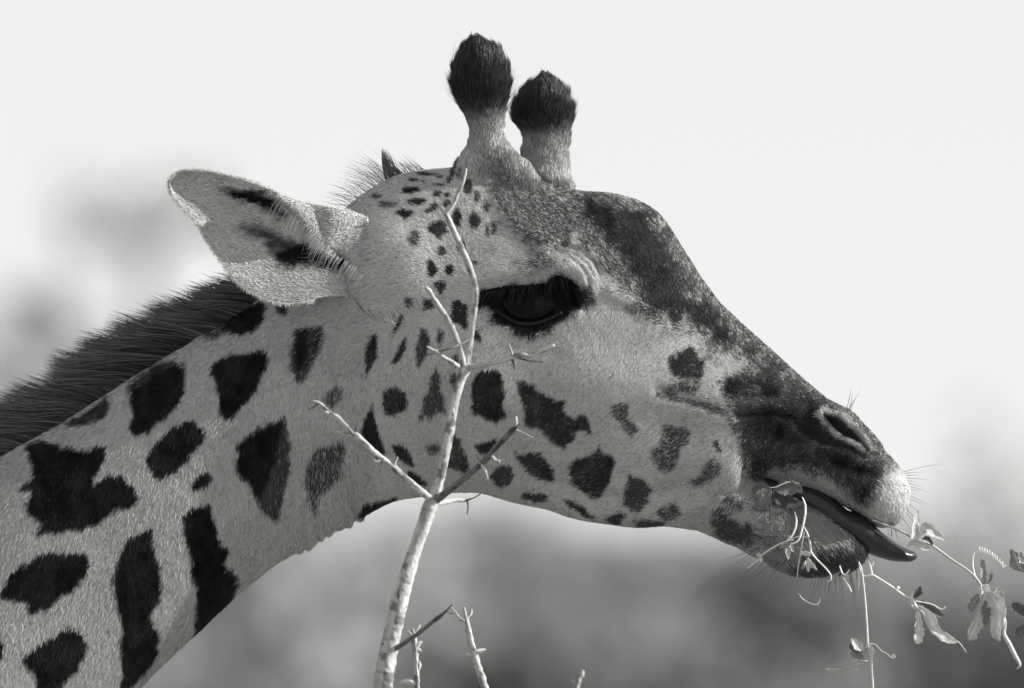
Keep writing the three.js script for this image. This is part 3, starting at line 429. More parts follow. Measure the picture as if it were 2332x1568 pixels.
// legs
const legs = [];
for (const [x, z, back] of [[-2150, 380, 0], [-2350, -80, 0], [-4650, 370, 1], [-4850, -70, 1]]) {
  const y0 = back ? 4600 : 4300, g = groundF - 110 - (z + 0) * 0, L = g - y0, k = back ? -1 : 1, rows = [];
  for (const [t, w, dx] of back ? [[0, 300, 0], [0.2, 210, 40], [0.42, 100, -90], [0.5, 105, -120], [0.56, 80, -100], [0.88, 62, -20], [0.95, 80, 0], [1, 85, 30]] : [[0, 260, 0], [0.2, 170, 0], [0.4, 95, 0], [0.52, 100, 10], [0.58, 78, 0], [0.88, 62, -10], [0.95, 80, 0], [1, 85, 20]]) rows.push([x + dx - w, y0 + L * t, x + dx + w, y0 + L * t, w * 0.85, 0, z]);
  legs.push(loft(rows, () => 60, ringAngles(8, 8), true));
  const hf = loft([[x + 20 - 85, g - 10, x + 20 + 85, g - 10, 80, 0, z], [x + 20 - 105, groundF - 4, x + 50 + 115, groundF - 4, 95, 0, z]], () => 30, ringAngles(10, 10), true);
  hf.userData.hoof = true; legs.push(hf);
}
const bodyGeo = mergeGeometries([bodyMain, jaw, ...legs.filter((g) => !g.userData.hoof)].map((g) => g.clone()));
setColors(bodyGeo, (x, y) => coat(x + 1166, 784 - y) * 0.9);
// flow of the coat [x, y, dx, dy]
const FLOW = [[100, 1200, -0.35, 0.94], [400, 900, -0.3, 0.95], [300, 1450, -0.3, 0.95], [650, 1000, -0.15, 1], [800, 1100, 0, 1], [900, 500, -1, -0.2], [850, 650, -0.9, 0.4], [1000, 900, 0, 1], [1000, 1050, -0.3, 0.9], [1050, 500, -0.5, -0.8], [1120, 330, 0, -1], [1250, 480, -0.8, -0.6], [1180, 580, -0.9, 0.1], [1300, 590, -0.6, -0.75], [1250, 850, -0.6, 0.8], [1350, 1050, -0.8, 0.6],
  [1420, 500, -0.6, -0.75], [1520, 640, -0.5, -0.85], [1400, 760, -0.4, 0.9], [1560, 830, -0.7, 0.5], [1650, 800, -0.65, -0.75], [1550, 1050, -0.8, 0.4], [1800, 950, -0.9, -0.1], [1750, 1050, -0.5, 0.7], [1900, 1100, 0.05, 1], [2030, 1100, 0.6, 0.8], [2010, 1170, 0.3, 1], [1960, 980, -0.7, -0.5], [1830, 1230, 0.7, 0.7], [1750, 1200, 0.3, 0.9], [1700, 1170, -0.6, 0.6], [1450, 1150, -0.9, 0.2]];
const flow = (x, y) => { let a = 0, b = 0; for (const f of FLOW) { const d = (x - f[0]) ** 2 + (y - f[1]) ** 2 + 400, w = 1 / (d * d); a += f[2] * w; b += f[3] * w; } const l = Math.hypot(a, b) || 1; return [a / l, b / l]; };
const inEye = ell([[1207, 702], [78, 40]]), furKeep = (x, y, z, nx, ny, nz) => (x > -40 && nz > -0.3 && !(x > 1100 && x < 1310 && y > 640 && y < 770 && polySD(inEye, x, y) < 0) && !(x > 1850 && x < 2000 && y > 920 && y < 1045 && polySD(NOSTRIL, x, y) < 7)) ? 1 : 0;
const furLen = (x, y) => x < 850 ? 12 : x > 1640 ? (y > 1090 && x > 1900 ? 14 : 7.5) : y < 480 ? 9 : 8;
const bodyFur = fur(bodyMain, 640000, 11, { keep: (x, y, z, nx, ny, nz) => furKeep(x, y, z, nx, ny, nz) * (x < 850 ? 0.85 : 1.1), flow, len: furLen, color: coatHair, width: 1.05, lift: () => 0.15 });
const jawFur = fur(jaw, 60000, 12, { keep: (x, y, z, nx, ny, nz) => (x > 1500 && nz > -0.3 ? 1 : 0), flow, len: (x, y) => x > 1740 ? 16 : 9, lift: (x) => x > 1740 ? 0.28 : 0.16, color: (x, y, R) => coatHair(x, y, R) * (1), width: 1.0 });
part('body', bodyGeo, M.skin, gir);
part('fur', mergeGeometries([bodyFur, jawFur]), M.fur, gir, 'stuff');
for (const g of legs.filter((g) => g.userData.hoof)) part('hoof', g, M.hoof, gir);

// ---------------------------------------------------------------- giraffe: mouth, tongue, eye
{
  const g = loft([[1690, 1070, 1690, 1150, 24, 0, 0], [1740, 1074, 1740, 1150, 32, 0, 0], [1800, 1084, 1800, 1168, 40, 0, 0], [1855, 1102, 1857, 1196, 44, 0, 2], [1895, 1130, 1900, 1218, 46, 0, 8], [1931, 1162, 1944, 1236, 48, 0, 12], [1965, 1172, 1972, 1258, 48, 0, 16], [1987, 1194, 2003, 1271, 46, 0, 20], [2018, 1219, 2035, 1279, 42, 0, 22], [2049, 1241, 2060, 1281, 35, 0, 24], [2071, 1252, 2076, 1280, 24, 0, 24], [2084, 1258, 2087, 1274, 12, 0, 24], [2089, 1264, 2090, 1268, 4, 0, 24]], () => 3, ringAngles(40, 30), true);  // thickened and run back into the mouth to darken the gap between the lips
  displace(g, (x, y) => 1.2 * (fbm(x / 9, y / 9) - 0.5));
  setColors(g, (x, y) => 0.016 + 0.014 * fbm(x / 20, y / 14)); part('tongue', g, M.tongue, gir);
}
const eyeZ = surfZ(1120, 715) - 8;
{
  const s = new THREE.SphereGeometry(1, 40, 28); s.scale(76, 54, 54); const c = pt(1207, 696, eyeZ - 32); s.translate(c.x, c.y, c.z);
  const eye = part('eye', s, M.eye, gir);
  const R = rng(5), list = [], lid = curve(FF(1100, 660, 1125, 656, 1160, 650, 1200, 648, 1240, 644, 1258, 632, 1280, 628, 1302, 642, 1322, 668), (a, b) => Math.hypot(a[0] - b[0], a[1] - b[1]));
  for (let i = 0; i < 320; i++) {
    const t = R(), [x, y] = lid.at(t * lid.len), z = surfZ(x, y) + 2 - 6 * R(), L = 26 + 40 * R(), lean = (t - 0.45) * 0.9 + (fbm(t * 22, 4, 2) - 0.5) * 1.3;
    const a = pt(x, y + 8 * R(), z); list.push({ p: [a, a.clone().add(V(lean * L * 0.35, -L * 0.25, L * 0.32)), a.clone().add(V(lean * L * 0.7, -L * 0.6, L * 0.5)), a.clone().add(V(lean * L, -L * 1.0, L * 0.5))], w: 1.7, n: V(0.2 * (R() - 0.5), 0.3, 1), c: 0.004 + 0.004 * R() });
  }
  const low = curve(FF(1120, 716, 1150, 736, 1185, 752, 1215, 756, 1250, 742, 1285, 722, 1310, 708), (a, b) => Math.hypot(a[0] - b[0], a[1] - b[1]));
  for (let i = 0; i < 170; i++) { const t = R(), [x, y] = low.at(t * low.len), z = surfZ(x, y) + 1, L = 10 + 26 * R() * R(), a = pt(x, y - 6 + 8 * R(), z); list.push({ p: [a, a.clone().add(V((t - 0.45) * L * 0.5, -L * 0.5, L * 0.15)), a.clone().add(V((t - 0.45) * L, -L, L * 0.2))], w: 1.6, n: V(0, 0, 1), c: 0.012 }); }
  part('eyelash', strands(list), M.lash, eye, 'stuff');
  part('lower_eyelid', tube(FF(1128, 706, 1150, 722, 1185, 738, 1217, 738, 1250, 728, 1280, 712).map(([x, y]) => [x, y, surfZ(x, y) + 2, 5]), 8, 5, 0.2), M.lid, gir);
}

// ---------------------------------------------------------------- giraffe: ossicones with hair tufts
function ossicone(rows, zc, depth, seed, tuftFrom, parentDark) {
  // rows: left x, y, right x, y, half depth; from the tip down
  const g = loft(rows.map(([lx, ly, rx, ry, d]) => [lx, ly, rx, ry, d, 0, zc]).reverse(), () => 4, ringAngles(48, 32), true);
  displace(g, (x, y) => 5 * (fbm(x / 18 + seed, y / 18, 2) - 0.5));
  const tone = (x, y) => lerp(0.012, lerp(lerp(0.42, 0.24, fbm(x / 14, y / 30)), coat(Math.max(x, 1), y), sstep(tuftFrom + 60, tuftFrom + 130, y)), sstep(tuftFrom - 14, tuftFrom + 50, y + 22 * (fbm(x / 8, y / 8) - 0.5)));
  const f = fur(g, 32000, seed, { keep: (x, y, z, nx, ny, nz) => (nz > -0.4 && y < tuftFrom + 190 && y > rows[0][1] + 34 ? 1 : 0), flow: (x, y) => [-0.05, -1], len: (x, y) => y < rows[0][1] + 22 ? 9 : y < tuftFrom ? 26 : 12, lift: (x, y) => y < tuftFrom ? 0.12 : 0.2, color: (x, y, R) => { const v = tone(x, y); return v < 0.05 ? v * (0.5 + R()) + (R() < 0.25 ? 0.03 * R() : 0) : (R() < 0.12 ? 0.1 : v * (0.68 + 0.5 * R())); }, width: 1 });
  setColors(g, (x, y) => tone(x + 1166, 784 - y) * 0.8);
  const o = part('ossicone', g, M.skin, gir);
  // long hair of the tuft, swept up to the point
  const R = rng(seed + 3), list = [], c = curve(rows, midDist);
  const sec = (s) => { const r = c.at(s); return [(r[0] + r[2]) / 2, (r[1] + r[3]) / 2, (r[2] - r[0]) / 2, r[4]]; };
  let maxS = 0; while (c.at(maxS)[1] < tuftFrom + 6) maxS += 3;
  for (let i = 0; i < 3600; i++) {
    const s0 = maxS * (0.05 + 0.95 * Math.sqrt(R())), th = (R() * 1.5 - 0.25) * Math.PI, L = 40 + 46 * R(), pts = [], fly = R() < 0.1 ? 6 + 24 * R() : 1 + 5 * R();
    const over = 1 + 16 * R() * R() * R(); for (let q = 0; q < 5; q++) { const s = Math.max(-over, s0 - L * q / 4), [mx, my, rx, rz] = sec(Math.max(0, s)), k = s < 0 ? 1 + 0.5 * s / 16 : 0.97, tw = th + q * 0.05 + (R() - 0.5) * 0.06, out = fly * q / 4 * (s < 10 ? 0.4 : 1); pts.push(pt(mx - Math.cos(tw) * (rx * k + out) - Math.max(0, -s) * 0.25, my + Math.min(0, s), zc + Math.sin(tw) * (rz * k + out))); }
    list.push({ p: pts, w: fly > 6 ? 1 : 1.9, n: V(-Math.cos(th) + (R() - 0.5), 0.2, Math.sin(th) + (R() - 0.5)), c: 0.007 + 0.012 * R(), c2: 0.02 + 0.06 * R() });
  }
  part('hair_tuft', mergeGeometries([strands(list), f]), M.hair, o, 'stuff');
}
ossicone([[1074, 84, 1092, 84, 7], [1064, 92, 1107, 92, 20], [1050, 112, 1132, 110, 41], [1036, 145, 1151, 142, 56], [1030, 178, 1159, 176, 62], [1033, 205, 1159, 205, 60], [1046, 237, 1152, 238, 52], [1063, 268, 1148, 268, 42], [1070, 300, 1146, 296, 38], [1065, 328, 1153, 322, 39], [1050, 356, 1180, 352, 42], [1036, 384, 1212, 384, 44], [1052, 420, 1230, 426, 46], [1070, 470, 1216, 480, 46], [1090, 560, 1180, 560, 36]], 72, 1, 31, 252);
ossicone([[1233, 167, 1252, 167, 7], [1222, 175, 1263, 175, 20], [1199, 194, 1280, 194, 39], [1180, 222, 1296, 222, 54], [1170, 248, 1303, 248, 60], [1173, 274, 1303, 272, 58], [1186, 298, 1299, 296, 50], [1191, 322, 1297, 322, 46], [1187, 350, 1294, 350, 48], [1180, 384, 1296, 382, 48], [1170, 440, 1312, 440, 50]], -78, 1, 47, 290);

// ---------------------------------------------------------------- giraffe: ears
function shell(edgeA, edgeB, nu, nv, zf, thick) { // a sheet between two edge lines, with thickness
  const ca = curve(edgeA, (a, b) => Math.hypot(a[0] - b[0], a[1] - b[1])), cb = curve(edgeB, (a, b) => Math.hypot(a[0] - b[0], a[1] - b[1]));
  const f = (i, j) => { const u = i / (nu - 1), v = j / (nv - 1), a = ca.at(u * ca.len), b = cb.at(u * cb.len), x = lerp(a[0], b[0], v), y = lerp(a[1], b[1], v); return pt(x, y, zf(u, v, x, y)); };
  if (gridGeo(5, 5, (i, j) => f(Math.round((i + 2) * (nu - 1) / 9), Math.round((j + 2) * (nv - 1) / 9))).attributes.normal.getZ(12) < 0) return shell(edgeB, edgeA, nu, nv, (u, v, x, y) => zf(u, 1 - v, x, y), thick);
  const g = gridGeo(nu, nv, f), p = g.attributes.position, n = g.attributes.normal, sgn = n.getZ(Math.floor(nu / 2) * nv + Math.floor(nv / 2)) > 0 ? -1 : 1;
  const ring = [], N = nu * nv, P = new Float32Array(N * 6), ix = [...g.index.array];
  for (let i = 0; i < N; i++) { const u = Math.floor(i / nv) / (nu - 1), v = (i % nv) / (nv - 1), e = Math.min(1, 5 * Math.min(v, 1 - v, 1 - u) + 0.25) * thick * sgn; P.set([p.getX(i), p.getY(i), p.getZ(i)], i * 3); P.set([p.getX(i) + n.getX(i) * e, p.getY(i) + n.getY(i) * e, p.getZ(i) + n.getZ(i) * e], (N + i) * 3); }
  for (let k = 0; k < g.index.count; k += 3) ix.push(g.index.getX(k) + N, g.index.getX(k + 2) + N, g.index.getX(k + 1) + N);
  for (let j = 0; j < nv; j++) ring.push(j); for (let i = 1; i < nu; i++) ring.push(i * nv + nv - 1); for (let j = nv - 2; j >= 0; j--) ring.push((nu - 1) * nv + j); for (let i = nu - 2; i > 0; i--) ring.push(i * nv);
  for (let k = 0; k < ring.length; k++) { const a = ring[k], b = ring[(k + 1) % ring.length]; ix.push(a, a + N, b, b, a + N, b + N); }
  const s = new THREE.BufferGeometry(); s.setAttribute('position', new THREE.BufferAttribute(P, 3)); s.setIndex(ix); s.computeVertexNormals(); s.setAttribute('uv', new THREE.BufferAttribute(new Float32Array(N * 4), 2)); return s;
}
{
  const zb = 196; // height of the ear's root on the side of the head
  const TOP = FF(840, 500, 781, 480, 737, 473, 693, 465, 649, 450, 605, 428, 570, 415, 526, 404, 487, 395, 438, 391, 412, 396, 395, 412);
  const BOT = FF(870, 690, 810, 676, 746, 676, 706, 686, 667, 691, 640, 689, 605, 678, 570, 659, 539, 634, 517, 604, 495, 573, 473, 542, 460, 516, 430, 485, 403, 454, 393, 430);
  const pinna = shell(TOP, BOT, 90, 60, (u, v) => zb - 60 * (1 - sstep(0, 0.2, u)) + 40 * Math.pow(u, 0.8) - 38 * Math.pow(Math.sin(Math.PI * clamp(v * 0.92 + 0.04)), 0.9) * (1 - 0.55 * u) * sstep(0, 0.15, u + 0.05) + 14 * Math.sin(v * 9 + u * 3) * (1 - v) * (1 - u) * 0.5, 9);
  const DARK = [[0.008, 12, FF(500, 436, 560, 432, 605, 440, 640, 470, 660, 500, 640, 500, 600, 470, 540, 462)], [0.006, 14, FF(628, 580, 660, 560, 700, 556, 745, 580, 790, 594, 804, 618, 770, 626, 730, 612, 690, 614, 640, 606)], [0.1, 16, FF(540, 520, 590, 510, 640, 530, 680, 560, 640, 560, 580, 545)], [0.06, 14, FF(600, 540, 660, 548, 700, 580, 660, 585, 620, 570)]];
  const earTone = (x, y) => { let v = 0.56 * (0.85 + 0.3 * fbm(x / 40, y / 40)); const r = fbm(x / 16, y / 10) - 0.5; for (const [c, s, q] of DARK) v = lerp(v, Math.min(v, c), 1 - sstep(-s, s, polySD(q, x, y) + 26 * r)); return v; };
  const R = rng(71);
  const earFur = fur(pinna, 34000, 72, { keep: (x, y, z, nx, ny, nz) => (nz > -0.6 ? 1 : 0), flow: (x, y) => [-0.9, -0.2], len: () => 9, color: (x, y, R2) => earTone(x, y) * (0.62 + 0.6 * R2()) * (R2() < 0.06 ? 0.4 : 1), width: 1.4 });
  setColors(pinna, (x, y) => earTone(x + 1166, 784 - y) * 0.9);
  const ear = part('ear', pinna, M.skin, gir);
  part('ear_fur', earFur, M.fur, ear, 'stuff');
  // front fold of the ear, rolled over the hollow
  const FT = FF(880, 520, 830, 492, 781, 481, 737, 474, 693, 466, 655, 452, 622, 434), FB = FF(880, 680, 830, 640, 796, 606, 752, 575, 712, 535, 672, 488, 622, 440);
  const fold = shell(FT, FB, 60, 34, (u, v, x, y) => lerp(surfZ(x, y) - 14 + 20 * u, zb + 4 + 26 * u + 26 * Math.sin(Math.PI * Math.min(1, v * 0.7 + 0.2)), sstep(0.05, 0.8, u)) - 22 * sstep(0.8, 1, v), 6);
  const foldFur = fur(fold, 20000, 73, { keep: (x, y, z, nx, ny, nz) => (nz > -0.4 ? 1 : 0), flow: (x, y) => [-0.8, 0.5], len: () => 8, color: (x, y, R2) => coatHair(x, y, R2), width: 1.4 });
  setColors(fold, (x, y) => coat(x + 1166, 784 - y) * 0.9);
  const ff = part('ear_fold', fold, M.skin, ear);
  const pd = (a, b) => Math.hypot(a[0] - b[0], a[1] - b[1]), cT = curve(TOP, pd), cB = curve(BOT, pd), rim = [], list = [], c = curve(FB, (a, b) => Math.hypot(a[0] - b[0], a[1] - b[1]));
  for (let i = 0; i < 110; i++) { const t = 0.22 + 0.74 * R(), [x, y] = c.at(t * c.len), L = 18 + 46 * R(), a = pt(x + 10 * R(), y - 6 * R(), zb + 16 + 22 * t); list.push({ p: [a, a.clone().add(V(-L * 0.25, -L * 0.35, 7)), a.clone().add(V(-L * 0.42, -L * 0.75, 4)), a.clone().add(V(-L * (0.2 + 0.8 * R()), -L * (0.7 + 0.4 * R()), -4))], w: 0.8, n: V(-0.2 + 0.6 * (R() - 0.5), 0.2, 1), c: 0.4 + 0.25 * R() }); }
  part('fold_hair', mergeGeometries([strands(list), foldFur]), M.fur, ear, 'stuff');
  for (let i = 0; i < 900; i++) { const E = R() < 0.45 ? TOP : BOT, ce = E === TOP ? cT : cB, t = 0.25 + 0.75 * R(), [x, y] = ce.at(t * ce.len), L = 7 + 9 * R(), an = (E === TOP ? 2.3 : 3.9) + (R() - 0.5) * 1.4, a = pt(x, y, zb + 38 * t); rim.push({ p: [a, a.clone().add(V(Math.cos(an) * L * 0.5, Math.sin(an) * L * 0.5, 2)), a.clone().add(V(Math.cos(an + 0.4) * L, Math.sin(an + 0.4) * L, 2))], w: 1, n: V(0, 0.3, 1), c: 0.55 + 0.2 * R() }); }  // pale fringe added along the ear rim for its backlit edge
  part('rim_hair', strands(rim), M.fur, ear, 'stuff');
  // hair under the root of the ear
  const under = []; for (let i = 0; i < 45; i++) { const x = 800 + 150 * R(), y = 668 + 40 * Math.sin((x - 800) / 150 * Math.PI) + 14 * R(), L = 26 + 40 * R(), a = pt(x, y, surfZ(x, y) + 3); under.push({ p: [a, a.clone().add(V(L * 0.25, -L * 0.4, 7)), a.clone().add(V(L * (0.2 + 0.7 * R()), -L * (0.4 + 0.4 * R()), 6))], w: 1.1, n: V(R() - 0.5, 0, 1), c: R() < 0.4 ? 0.08 + 0.06 * R() : 0.4 + 0.2 * R() }); }
  part('ear_root_hair', strands(under), M.fur, gir, 'stuff');
  // the other ear, swept back on the far side
  const far = shell(TOP.map(([x, y]) => [x * 0.55 + 440, y * 0.8 + 150]), BOT.map(([x, y]) => [x * 0.55 + 440, y * 0.8 + 150]), 40, 24, (u, v) => -190 - 150 * u + 40 * Math.sin(Math.PI * v), 9);
  setColors(far, () => 0.4); part('ear', far, M.skin, gir);
}

// ---------------------------------------------------------------- giraffe: mane, tuft on the poll, whiskers
{
  const R = rng(91), list = [], root = curve(FF(-260, 1190, -130, 1125, 0, 1046, 60, 1012, 137, 970, 210, 928, 306, 860, 382, 812, 446, 774, 522, 730, 573, 694, 640, 640), (a, b) => Math.hypot(a[0] - b[0], a[1] - b[1]));
  for (let i = 0; i < 13000; i++) {
    const t = R(), [x, y] = root.at(t * root.len), z = (R() * 2 - 1) * 34, clump = fbm(x / 26, 3, 2), lay = R();
    const L = (x > 480 ? lerp(180, 120, clamp((x - 480) / 120)) : 175) * (0.62 + 0.45 * R() + 0.7 * (clump - 0.5));
    const a0 = 3.0 - 0.3 * (1 - Math.abs(z) / 34) - 0.2 * lay + 0.55 * (clump - 0.5), bend = 0.22 + 0.2 * R(); // first up and back, then lying over
    let a = pt(x + 4 * (R() - 0.5), y + 8 * Math.abs(z) / 34, z), ang = a0; const p = [a], dz = z / 34 * 0.12 + (R() - 0.5) * 0.12;
    for (let q = 0; q < 6; q++) { a = a.clone().add(V(Math.cos(ang) * L / 6, Math.sin(ang) * L / 6, dz * L / 6)); ang += bend / 6 * (1 - 0.15 * q) + (R() - 0.5) * 0.05; p.push(a); }
    list.push({ p, w: 2.1, n: V((R() - 0.5) * 0.9, 0.5 + (R() - 0.5) * 0.6, 1), c: (0.012 + 0.11 * R() * R()) * Math.pow(2 * fbm(x / 7, z / 14 + 5, 2), 2.4), c2: 0.02 + 0.16 * R() });
  }
  part('mane', strands(list), M.hair, gir, 'stuff');
  const tuft = [];
  for (let i = 0; i < 170; i++) { const h = R(), x = 880 + 56 * h, y = 414 - 14 * h, a = pt(x, y + 8, 14 * (R() - 0.5)), tip = pt(866 + 6 * R() + 22 * h * R(), 332 + 40 * R() * R() + 36 * h * R(), 0), m = a.clone().lerp(tip, 0.5).add(V(-3 - 4 * h, -6 * h, 0)); tuft.push({ p: [a, m, tip], w: 1.6, n: V(R() - 0.5, 0.2, 1), c: 0.03 + 0.06 * R() }); }
  for (let i = 0; i < 120; i++) { const t = Math.sqrt(R()), x = lerp(770, 896, t), y = lerp(488, 410, t), L = (50 + 70 * R()) * (0.7 + 0.3 * t), an = 2.9 - 0.6 * t + (R() - 0.5) * 0.5, a = pt(x, y, 30 * (R() - 0.5)); tuft.push({ p: [a, a.clone().add(V(Math.cos(an) * L * 0.5, Math.sin(an) * L * 0.5, 0)), a.clone().add(V(Math.cos(an + 0.15) * L, Math.sin(an + 0.15) * L, 4))], w: 0.9, n: V(R() - 0.5, 0.3, 1), c: 0.06 + 0.12 * R() }); }
  for (let i = 0; i < 34; i++) { const x = 925 + 50 * R(), L = 25 + 40 * R(), an = 2.1 + (R() - 0.5) * 0.4, a = pt(x, 398, 20 * (R() - 0.5)); tuft.push({ p: [a, a.clone().add(V(Math.cos(an) * L * 0.5, Math.sin(an) * L * 0.5, 0)), a.clone().add(V(Math.cos(an + 0.2) * L, Math.sin(an + 0.2) * L, 0))], w: 1.3, n: V(0, 0, 1), c: 0.12 }); }
  part('poll_tuft', strands(tuft), M.hair, gir, 'stuff');
  const wh = [], whisk = (x, y, z, an, L, b, w = 1, c = 0.03) => { const a = pt(x, y, z), p = [a]; let q = a, g = an; for (let i = 0; i < 4; i++) { q = q.clone().add(V(Math.cos(g) * L / 4, Math.sin(g) * L / 4, 0.25 * L / 4)); g += b / 4; p.push(q); } wh.push({ p, w, n: V(0, 0, 1), c }); };
  for (let i = 0; i < 26; i++) { const t = i / 25, x = lerp(2055, 2020, t) + 8 * R(), y = lerp(1075, 1195, t); whisk(x, y, 40 * (R() - 0.3), lerp(0.25, -1.5, t) + (R() - 0.5) * 0.2, 40 + 50 * R(), -0.4 * R()); }
  for (let i = 0; i < 50; i++) { const t = R(), x = lerp(1710, 1965, t), y = lerp(1265, 1300, t) + 25 * Math.sin(t * Math.PI) - 40 * R(); whisk(x, y, 50 + 20 * R(), lerp(-2.7, -1.3, t) + (R() - 0.5) * 0.5, 40 + 60 * R(), 0.3 * (R() - 0.5)); }
  for (let i = 0; i < 60; i++) { const x = 1720 + 120 * R(), y = 1140 + 110 * R(); whisk(x, y, 84, 2.9 + (R() - 0.5) * 1, 40 + 50 * R(), 0.5 * (R() - 0.5)); }
  for (let i = 0; i < 7; i++) whisk(1918 + 30 * R(), 935 + 26 * R(), 20, 1.2 + (R() - 0.5) * 0.5, 40 + 40 * R(), 0.1, 1, 0.15);
  part('whiskers', strands(wh), M.hair, gir, 'stuff');
}

// ---------------------------------------------------------------- bare thorny sapling in front of the giraffe
const barkTone = (seed, lo = 0.42, hi = 0.62) => (x, y, z) => { const s = fbm(x / 9 + seed, y / 24 + seed, 3), d = fbm(x / 5 + 3 * seed, y / 7, 2); return lerp(lo, hi, s) * (1 - 0.5 * sstep(0.7, 0.85, d)) * (0.9 + 0.2 * noise(x / 2, y / 3)); };
function woody(name, points, parent, seed, o = {}) {
  const g = tube(points, o.sides ?? 12, o.step ?? 3.5, o.rough ?? 0.2, seed), uv = g.attributes.uv, p = g.attributes.position, c = new Float32Array(p.count * 3), lo = o.lo ?? 0.22, hi = o.hi ?? 0.55;
  let len = 0; for (let i = 1; i < points.length; i++) len += Math.hypot(points[i][0] - points[i - 1][0], points[i][1] - points[i - 1][1], points[i][2] - points[i - 1][2]);
  for (let i = 0; i < p.count; i++) { // bark: long pale streaks, grey stains, scars across the stem
    const s = uv.getX(i) * len, w = uv.getY(i), st = fbm(w * 9 + seed * 3, s / 60, 3), blot = fbm(w * 3 + seed, s / 22 + seed * 5, 3), scar = noise(s / 4 + seed * 9, w * 2.2), k = lerp(lo, hi, clamp(st * 1.5 - 0.25)) * (1 - 0.62 * sstep(0.54, 0.7, blot)) * (1 - 0.45 * sstep(0.86, 0.95, scar));
    c[i * 3] = k; c[i * 3 + 1] = k; c[i * 3 + 2] = k * 0.98;
  }
  g.setAttribute('color', new THREE.BufferAttribute(c, 3)); return part(name, g, M.bark, parent);
}
{
  const z = 560, s = thing('thorny_sapling', V(at(840, 1568, z).x * U, 0, STAGE_O.z + z * U), 'pale bare thorny sapling forking in front of the giraffe neck and cheek', 'sapling');
  woody('stem', [[700, groundF + 60, z - 750, 34], [730, 5200, z - 560, 30], [760, 3600, z - 300, 27], [830, 2300, z - 100, 24], [872, 1568, z, 22], [886, 1480, z, 20], [904, 1400, z, 19], [916, 1338, z, 20], [930, 1300, z, 17], [942, 1262, z, 15], [964, 1200, z, 15], [978, 1160, z, 17], [990, 1130, z, 15], [999, 1100, z, 11.5], [1012, 1040, z, 11], [1022, 990, z, 11], [1036, 915, z, 10], [1048, 870, z, 10.5], [1058, 845, z, 12], [1064, 825, z, 9], [1070, 780, z, 7.5], [1078, 720, z, 7], [1083, 672, z, 7.5], [1081, 650, z, 7], [1068, 605, z, 7], [1050, 562, z, 6.5], [1036, 532, z, 6], [1022, 500, z, 6.5], [1016, 486, z, 6.5]], s, 1, { sides: 22, step: 3, rough: 0.12 });
  const tw = (pts, seed, o) => woody('twig', pts.map(([x, y, r, dz = 0]) => [x, y, z + dz, r]), s, seed, o);
  const dk = { lo: 0.09, hi: 0.16 };
  tw([[1018, 490, 5.5], [1008, 474, 4], [996, 462, 2.5], [990, 448, 1.5]], 2);
  tw([[1016, 488, 6], [1034, 462, 5], [1046, 432, 4.5], [1056, 412, 3.5], [1062, 385, 2, -20]], 3);
  tw([[1060, 842, 9], [1052, 812, 6.5, 8], [1042, 780, 6, 20], [1030, 748, 6, 30], [1012, 716, 5.5, 40], [1002, 702, 6.5, 44], [988, 680, 4.5, 50], [978, 664, 5, 55], [969, 655, 4, 58]], 4);
  tw([[1062, 838, 9], [1090, 835, 6.5, 20], [1120, 828, 5.5, 40], [1150, 820, 6, 55], [1172, 812, 6, 60], [1190, 808, 5, 64], [1206, 812, 4, 66], [1230, 800, 5.5, 70], [1254, 790, 6, 74], [1263, 786, 3.5, 76]], 5);
  tw([[1048, 838, 5], [1030, 826, 4.5, 30], [1010, 814, 4.5, 50], [996, 804, 5, 60], [984, 797, 3, 64], [972, 790, 2, 66]], 6);
  tw([[1072, 774, 2.5, 40], [1050, 784, 3, 50], [1030, 792, 3, 60], [1006, 798, 2.6, 60], [985, 806, 2, 60], [966, 812, 1.2, 60]], 7, { lo: 0.14, hi: 0.2 });
  tw([[1168, 815, 3.5, 60], [1164, 800, 2.5, 64], [1158, 782, 1.2, 70]], 8); tw([[1166, 818, 3, 60], [1170, 832, 2, 62], [1171, 845, 1, 64]], 9, dk); tw([[1178, 815, 3, 62], [1205, 822, 2.2, 66], [1238, 825, 1.4, 70]], 10, dk);
  tw([[988, 1142, 9], [974, 1132, 8, 14], [950, 1112, 7.5, 30], [925, 1092, 7.5, 45], [900, 1068, 8, 60], [888, 1057, 6, 66], [866, 1042, 6, 76], [840, 1020, 6.5, 88], [812, 994, 7, 96], [800, 984, 5, 100], [785, 968, 4.5, 106], [770, 952, 5, 112], [750, 940, 4.5, 118], [733, 924, 4, 124], [722, 915, 2.5, 126]], 11);
  tw([[896, 1066, 4, 62], [898, 1056, 4, 66], [905, 1042, 2, 70]], 12); tw([[806, 992, 4, 97], [812, 975, 2.5, 100], [816, 954, 1.3, 102]], 13, dk); tw([[806, 990, 4, 97], [790, 989, 3, 96], [768, 984, 1.3, 94]], 14); tw([[728, 918, 3, 124], [712, 928, 2, 126], [702, 934, 1, 128]], 15, dk); tw([[724, 916, 2.5, 126], [712, 914, 1.2, 128]], 16); tw([[750, 940, 3.5, 118], [744, 940, 4, 122], [738, 938, 2, 124]], 17); tw([[868, 1044, 3, 76], [858, 1052, 3.5, 80], [850, 1048, 2, 82]], 18);
  tw([[990, 1142, 9], [1004, 1132, 8.5, 16], [1030, 1112, 7.5, 30], [1056, 1092, 7.5, 44], [1082, 1070, 7, 58], [1104, 1050, 7.5, 70], [1128, 1022, 7, 80], [1150, 998, 6.5, 92], [1172, 976, 5.5, 100], [1183, 965, 2.5, 104]], 19, dk);
